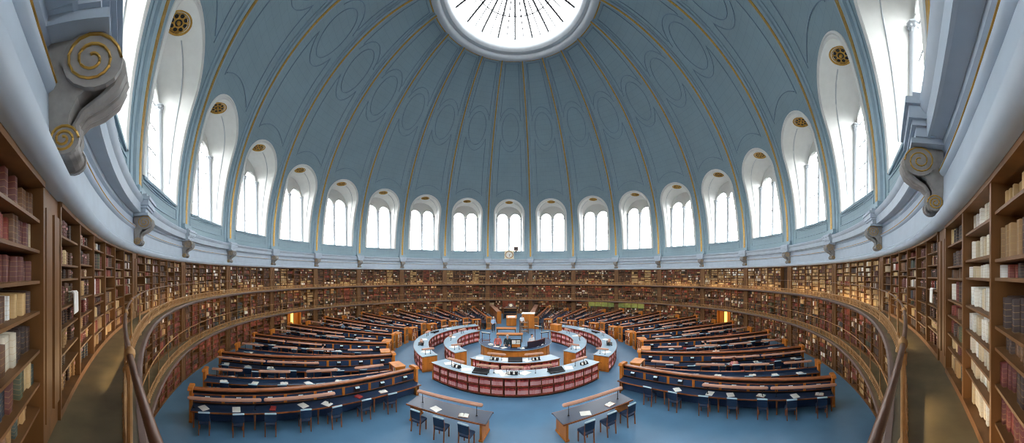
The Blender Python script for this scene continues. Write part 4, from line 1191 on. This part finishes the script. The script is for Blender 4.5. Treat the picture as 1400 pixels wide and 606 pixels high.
def staff_table(label, x, y, rz, L):
    t = thing('staff_table', label, 'table', (x, y, 0), rz)
    m = MB(); m.bbox(-L/2, L/2, -.4, .4, .74, .79, .012); ob('table_top', m, M_honey, t)
    m = MB(); m.box(-L/2+.08, L/2-.08, -.3, .3, .64, .74); ob('apron', m, M_oak, t)
    for sx in (-1, 1):
        for sy in (-1, 1): m = MB(); m.turned(sx*(L/2-.1), sy*.3, [(.03, 0), (.04, .1), (.035, .5), (.05, .64), (.05, .74)], 8); ob('leg', m, M_oak, t, True)
staff_table('pale oak staff table behind the round counter', -.5, 3.6, 0, 2.4)
staff_table('second pale oak table, nearer the lectern behind the counter', -.9, 6.2, 0, 2.0)
# ------------------------------------------------------------------ tables set across in front of the camera's side
sp = []
for (xa, ya), (xb, yb), sd in (((-4.1, -10.1), (-1.15, -10.75), 'left'), ((1.75, -10.85), (4.55, -9.95), 'right')):
    cx, cy = (xa+xb)/2, (ya+yb)/2; r = math.atan2(yb-ya, xb-xa); L = math.hypot(xb-xa, yb-ya)
    t = thing('catalogue_table', 'table set crosswise before the front curved desk, on the %s' % sd, 'table', (cx, cy, 0), r)
    m = MB(); m.bbox(-L/2-.2, L/2+.2, -.45, .45, .725, .765, .012); d = ob('table_top', m, M_top, t)
    m = MB(); m.box(-L/2-.21, L/2+.21, -.47, -.45, .70, .76); m.box(-L/2-.21, L/2+.21, .45, .47, .70, .76); ob('edge_strip', m, M_brownwood, d)
    for x in (-L/2+.0, L/2-.0):
        m = MB(); m.box(x-.05, x+.05, -.4, .4, 0, .725); m.box(x-.08, x+.08, -.42, .42, 0, .07); ob('end_panel', m, M_honey, t)
    sp.append(((cx, cy, .766), r, 'long brown lamp on the crosswise table on the %s, nearest the viewer' % sd))
    o = ob('open_book', cvm, None, loc=(cx+.7*math.cos(r), cy+.7*math.sin(r)-.2, .767), rotz=r+.2); tag(o, 'open book on the crosswise table on the %s' % sd, 'book', 'open books on the crosswise tables'); ob('page_spread', pgm, None, o)
    o = ob('loose_paper', shm, None, loc=(cx-.5*math.cos(r), cy-.5*math.sin(r)-.22, .767), rotz=r+1.2); tag(o, 'white papers on the crosswise table on the %s' % sd, 'paper', 'papers on the crosswise tables')
    for q in (-.9, .1, 1.1):
        px, py = cx+q*math.cos(r)+.75*math.sin(r), cy+q*math.sin(r)-.75*math.cos(r)
        dup(cp, (px, py, 0), r+random.uniform(-.1, .1), 'navy chair at the crosswise table on the %s, %s from its %s end' % (sd, NTH[int(round(q+.9))], 'left'), 'chairs at the crosswise tables')
lamp_row(2.9, .45, sp, 'lamps on the crosswise tables')
# ------------------------------------------------------------------ people
DG = None
def skin(name, nodes, edges, m, parent, root, sub=2):
    names = list(nodes); ix = {n: i for i, n in enumerate(names)}
    me = bpy.data.meshes.new(name); me.from_pydata([nodes[n][0] for n in names], [(ix[a], ix[b]) for a, b in edges], [])
    o = bpy.data.objects.new(name, me); COL.objects.link(o)
    md = o.modifiers.new('skin', 'SKIN'); md.use_smooth_shade = True
    sk = me.skin_vertices[0].data
    for n in names:
        r_ = nodes[n][1]; sk[ix[n]].radius = r_ if isinstance(r_, tuple) else (r_, r_); sk[ix[n]].use_root = n == root
    s2 = o.modifiers.new('sub', 'SUBSURF'); s2.levels = sub; s2.render_levels = sub
    dg = bpy.context.evaluated_depsgraph_get(); dg.update()
    nm = bpy.data.meshes.new_from_object(o.evaluated_get(dg)); bpy.data.objects.remove(o)
    nm.materials.clear(); nm.materials.append(m); nm.name = name
    for p in nm.polygons: p.use_smooth = True
    o = bpy.data.objects.new(name, nm); COL.objects.link(o); o.parent = parent
    return o
def person(label, loc, rz, pose, shirt, trou, hair, lean=0., longhair=False):
    t = thing('person', label, 'person', loc, rz)
    J = {}
    if pose == 'stand':
        hz = .93
        J.update(pelvis=(0, 0, hz), waist=(0, .005, 1.08), chest=(0, 0, 1.28), neckb=(0, -.01, 1.44), neck=(0, .0, 1.50), jaw=(0, .03, 1.56), head=(0, .015, 1.635), crown=(0, 0, 1.70))
        for s_, n in ((-1, 'l'), (1, 'r')):
            J.update({'hip'+n: (s_*.10, 0, hz-.04), 'knee'+n: (s_*.11, .02, .5), 'ank'+n: (s_*.11, -.01, .09), 'toe'+n: (s_*.125, .15, .03),
                      'sh'+n: (s_*.18, -.01, 1.40), 'el'+n: (s_*.235, .0, 1.13), 'wr'+n: (s_*.19, .2, 1.02)})
    else:
        hz = .56
        f = lambda x, y, z: (x, y*math.cos(lean)+(z-hz)*math.sin(lean), hz+(z-hz)*math.cos(lean)-y*math.sin(lean))
        J.update(pelvis=(0, 0, hz), waist=f(0, .005, hz+.15), chest=f(0, 0, hz+.35), neckb=f(0, 0, hz+.51), neck=f(0, .02, hz+.57))
        nx_, ny_, nz_ = J['neck']
        J.update(jaw=(0, ny_+.04, nz_+.05), head=(0, ny_+.035, nz_+.125), crown=(0, ny_+.015, nz_+.19))
        for s_, n in ((-1, 'l'), (1, 'r')):
            J.update({'hip'+n: (s_*.10, .04, hz-.02), 'knee'+n: (s_*.12, .43, hz-.03), 'ank'+n: (s_*.12, .40, .09), 'toe'+n: (s_*.13, .56, .03)})
            sh = f(s_*.18, 0, hz+.47); J['sh'+n] = sh; J['el'+n] = (s_*.25, sh[1]+.14, sh[2]-.24); J['wr'+n] = (s_*.13, sh[1]+.34, max(.80, sh[2]-.24))
    RAD = dict(pelvis=(.15, .11), waist=(.125, .095), chest=(.15, .105), neckb=(.07, .06), neck=.05, jaw=(.055, .06), head=(.075, .092), crown=(.055, .07),
               hip=.085, knee=.058, ank=.04, toe=.035, sh=.06, el=.043, wr=.028)
    E = [('pelvis', 'waist'), ('waist', 'chest'), ('chest', 'neckb'), ('neckb', 'neck'), ('neck', 'jaw'), ('jaw', 'head'), ('head', 'crown')]
    for n in 'lr': E += [('pelvis', 'hip'+n), ('hip'+n, 'knee'+n), ('knee'+n, 'ank'+n), ('ank'+n, 'toe'+n), ('chest', 'sh'+n), ('sh'+n, 'el'+n), ('el'+n, 'wr'+n)]
    N = {k: (v, RAD.get(k) or RAD[k[:-1]]) for k, v in J.items()}
    hx, hy, hzz = J['head']
    N['nose'] = ((hx, hy+.105, hzz-.02), .014); E.append(('head', 'nose'))
    for s_, n in ((-1, 'l'), (1, 'r')):
        N['ear'+n] = ((s_*.088, hy-.005, hzz), .016); E.append(('head', 'ear'+n))
        w = Vector(J['wr'+n]); d = (w-Vector(J['el'+n])).normalized(); d = Vector((d.x*.5, max(d.y, .4), d.z*.4)).normalized(); sx = Vector((s_*.9, 0, .0))
        pal = w+d*.07; N['palm'+n] = (tuple(pal), (.034, .018)); E.append(('wr'+n, 'palm'+n))
        for q, (off, ln) in enumerate(((.032, .06), (.011, .072), (-.011, .068), (-.03, .052))):
            b_ = pal+sx*off+d*.03; e1 = b_+d*ln*.5+Vector((0, 0, -.006)); e2 = b_+d*ln+Vector((0, 0, -.026))
            k0 = 'f%d%s' % (q, n)
            N[k0+'a'] = (tuple(b_), .010); N[k0+'b'] = (tuple(e1), .009); N[k0+'c'] = (tuple(e2), .008)
            E += [('palm'+n, k0+'a'), (k0+'a', k0+'b'), (k0+'b', k0+'c')]
        th = w+d*.03-sx*.03; N['t%sa' % n] = (tuple(th), .012); N['t%sb' % n] = (tuple(th+d*.045-sx*.012), .010)
        E += [('wr'+n, 't%sa' % n), ('t%sa' % n, 't%sb' % n)]
    skin('body', N, E, M_skin, t, 'pelvis')
    g = lambda r_, k: tuple(v+k for v in r_) if isinstance(r_, tuple) else r_+k
    tn = ['pelvis', 'waist', 'chest', 'neckb']+[a+n for n in 'lr' for a in ('sh', 'el', 'wr')]
    S = {k: (J[k], g(N[k][1], .016)) for k in tn}; S['neckb'] = (J['neckb'], (.075, .065))
    skin('shirt', S, [e for e in E if e[0] in tn and e[1] in tn], shirt, t, 'pelvis')
    tn = ['pelvis']+[a+n for n in 'lr' for a in ('hip', 'knee', 'ank')]
    skin('trousers', {k: (J[k], g(N[k][1], .02)) for k in tn}, [e for e in E if e[0] in tn and e[1] in tn], trou, t, 'pelvis')
    for s_, n in ((-1, 'l'), (1, 'r')):
        a, b = Vector(J['ank'+n]), Vector(J['toe'+n])
        m = MB(); m.ball(((a.x+b.x)/2, (a.y+b.y)/2+.02, .045), .05, 10, sq=(.95, 2.6, .9)); ob('shoe', m, M_black, t, True)
        m = MB(); m.ball((s_*.032, hy+.083, hzz+.012), .012, 6); ob('eye', m, M_black, t)
    m = MB(); m.tube([(-.022, hy+.078, hzz-.055), (0, hy+.084, hzz-.057), (.022, hy+.078, hzz-.055)], .006, 5); ob('mouth', m, M_red, t)
    m = MB()
    m.ball((0, hy-.012, hzz+.03), .1, 14, sq=(.95, 1.08, .98))
    if longhair: m.ball((0, hy-.06, hzz-.06), .085, 12, sq=(1.05, .7, 1.6))
    m.V = [(x, y if z > hzz+.055 or y < hy+.03 else min(y, hy+.03), z) for x, y, z in m.V]
    ob('hair', m, hair, t, True)
    return t
C_pink = mat('pink_wool', (206, 130, 130), .8, var=.12); C_rose = mat('rose_blouse', (182, 96, 88), .75, var=.15)
C_white = mat('white_shirt', (220, 222, 224), .75, var=.05); C_dark = mat('dark_jacket', (34, 44, 48), .75, var=.2)
C_blue = mat('pale_blue_shirt', (150, 176, 204), .75, var=.08); C_trou = mat('grey_trousers', (62, 62, 70), .8, var=.15)
C_teal = mat('teal_jumper', (92, 136, 132), .8, var=.12); M_white_hair = mat('white_hair', (206, 204, 198), .7, var=.08, scale=20)
person('person with auburn hair in a rose blouse standing behind the round counter', (-1.25, -1.5, .17), rad(185), 'stand', C_rose, C_trou, M_hair, longhair=True)
person('white haired person in a dark jacket standing beside the notice board', (-.55, -1.55, .17), rad(170), 'stand', C_dark, C_trou, M_white_hair)
person('person in a white shirt standing behind the smoked counter screen', (1.2, -1.35, .17), rad(215), 'stand', C_white, C_trou, M_hairb)
person('person in a pale blue shirt walking out of the far passage on its left', (-2.3, 7.6, 0), rad(200), 'stand', C_blue, C_trou, M_white_hair)
person('person in a white shirt standing beside the right passage screen', (.75, 9.0, 0), rad(200), 'stand', C_white, C_dark, M_hairb)
def reader(key, lab, shirt, hair, lean=.45, lh=False):
    if key not in READERS: return
    (x, y), r = READERS[key]
    person(lab, (x-.08*math.sin(-r), y-.08*math.cos(-r), 0), r, 'sit', shirt, C_trou, hair, lean, lh)
reader((8, True, 4), 'person in pink bent over a book, near side of second tall desk on the right', C_pink, M_hair, .6, True)
reader((7.5, True, 1), 'person in a white shirt reading at the second low desk on the right', C_white, M_hairb)
reader((7, True, 3), 'person in teal reading, near side of third tall desk on the right', C_teal, M_hairb, .3)
reader((6.5, True, 3), 'person in a rose blouse reading at the third low desk on the right', C_rose, M_hair, .35, True)
reader((-7, True, 3), 'person in a dark jacket reading, near side of third tall desk on the left', C_dark, M_hairb)
reader((-5, True, 5), 'person in pale blue reading, near side of fifth tall desk on the left', C_blue, M_hairb, .3)

for lab, ph, z in (('white paper hanging from a shelf in the nearest left bookcase bay', -170.9, 6.05), ('white paper hanging from a shelf in the nearest right bookcase bay', 166.3, 6.0)):
    m = MB(); m.prism([(0, .30), (-.06, .305), (-.08, .28), (-.085, .02), (-.075, .0), (-.07, .02), (-.066, .27), (-.05, .29), (0, .29)], lambda a, b, d: (d, a, b), -.11, .11)
    o = ob('hanging_paper', m, M_paper, None, loc=P(21.335, ph, z), rotz=-rad(ph)); tag(o, lab, 'paper')
SKY = 8.0
# ------------------------------------------------------------------ light
def portal(loc, rot, sx, sy):     # lets the sky's light be found through each opening
    l = bpy.data.lights.new('window_daylight', 'AREA'); l.shape = 'RECTANGLE'; l.size = sx; l.size_y = sy; l.cycles.is_portal = True
    o = bpy.data.objects.new('window_daylight', l); COL.objects.link(o); o.location = loc; o.rotation_euler = rot
for i in BAYS:
    ph = DW+18*i; portal(P(YB+.3, ph, 14.1), (rad(90), 0, -rad(ph)), 4.0, 7.2)
portal((0, 0, 32.7), (0, 0, 0), 10.9, 10.9)
for i in BAYS:          # warm strip lamps tucked under the gallery edges
    for z, e in ((Z1-.2, 7), (Z2-.22, 7)):
        if z < 3 and abs(i) >= 9: continue
        l = bpy.data.lights.new('gallery_lamp', 'AREA'); l.shape = 'RECTANGLE'; l.size = 4.5; l.size_y = .12; l.energy = e; l.color = (1, .68, .36)
        o = bpy.data.objects.new('gallery_lamp', l); COL.objects.link(o)
        ph = DW+18*i; o.location = P(20.66, ph, z-.02); o.rotation_euler = (rad(38), 0, -rad(ph))
    l = bpy.data.lights.new('cornice_lamp', 'AREA'); l.shape = 'RECTANGLE'; l.size = 4.5; l.size_y = .12
    l.energy = 20 if 4 <= i <= 8 else 8; l.color = (1, .72, .4)
    o = bpy.data.objects.new('cornice_lamp', l); COL.objects.link(o)
    ph = DW+18*i; o.location = P(20.7, ph, Z2+.1); o.rotation_euler = (rad(115), 0, -rad(ph))
# overcast sky over a darker ground
w = bpy.data.worlds.new('world'); sc.world = w; w.use_nodes = True; nt = w.node_tree
tc = nt.nodes.new('ShaderNodeTexCoord'); sp = nt.nodes.new('ShaderNodeSeparateXYZ'); nt.links.new(tc.outputs['Generated'], sp.inputs[0])
mr = nt.nodes.new('ShaderNodeMapRange'); mr.inputs['From Min'].default_value = -.06; mr.inputs['From Max'].default_value = .06
nt.links.new(sp.outputs[2], mr.inputs['Value'])
mx = nt.nodes.new('ShaderNodeMix'); mx.data_type = 'RGBA'; nt.links.new(mr.outputs[0], mx.inputs[0])
mx.inputs[6].default_value = (.05, .05, .05, 1); mx.inputs[7].default_value = (.96, .98, 1, 1)
bg = nt.nodes['Background']; nt.links.new(mx.outputs[2], bg.inputs[0]); bg.inputs[1].default_value = SKY
# ------------------------------------------------------------------ camera: a panorama on a cylinder
cam = bpy.data.cameras.new('camera'); co_ = bpy.data.objects.new('camera', cam); COL.objects.link(co_)
co_.location = (0, -20.8, EYE); co_.rotation_euler = (pi/2, 0, 0)
cam.type = 'PANO'; cam.panorama_type = 'CENTRAL_CYLINDRICAL'
K = 6.437
cam.central_cylindrical_range_u_min = rad(-697.5/K-1.07); cam.central_cylindrical_range_u_max = rad(702.5/K-1.07)
FV = 339
cam.central_cylindrical_range_v_min = -(606-376)/FV; cam.central_cylindrical_range_v_max = 376/FV
cam.central_cylindrical_radius = 1.0
cam.clip_start = .02; cam.clip_end = 200
sc.camera = co_
sc.view_settings.view_transform = 'Standard'; sc.view_settings.look = 'None'; sc.view_settings.gamma = 1; sc.view_settings.use_curve_mapping = False
sc.view_settings.exposure = 1.1
sc.cycles.filter_width = 1.1; sc.cycles.max_bounces = 6; sc.cycles.diffuse_bounces = 4; sc.cycles.glossy_bounces = 2
sc.cycles.sample_clamp_indirect = 6
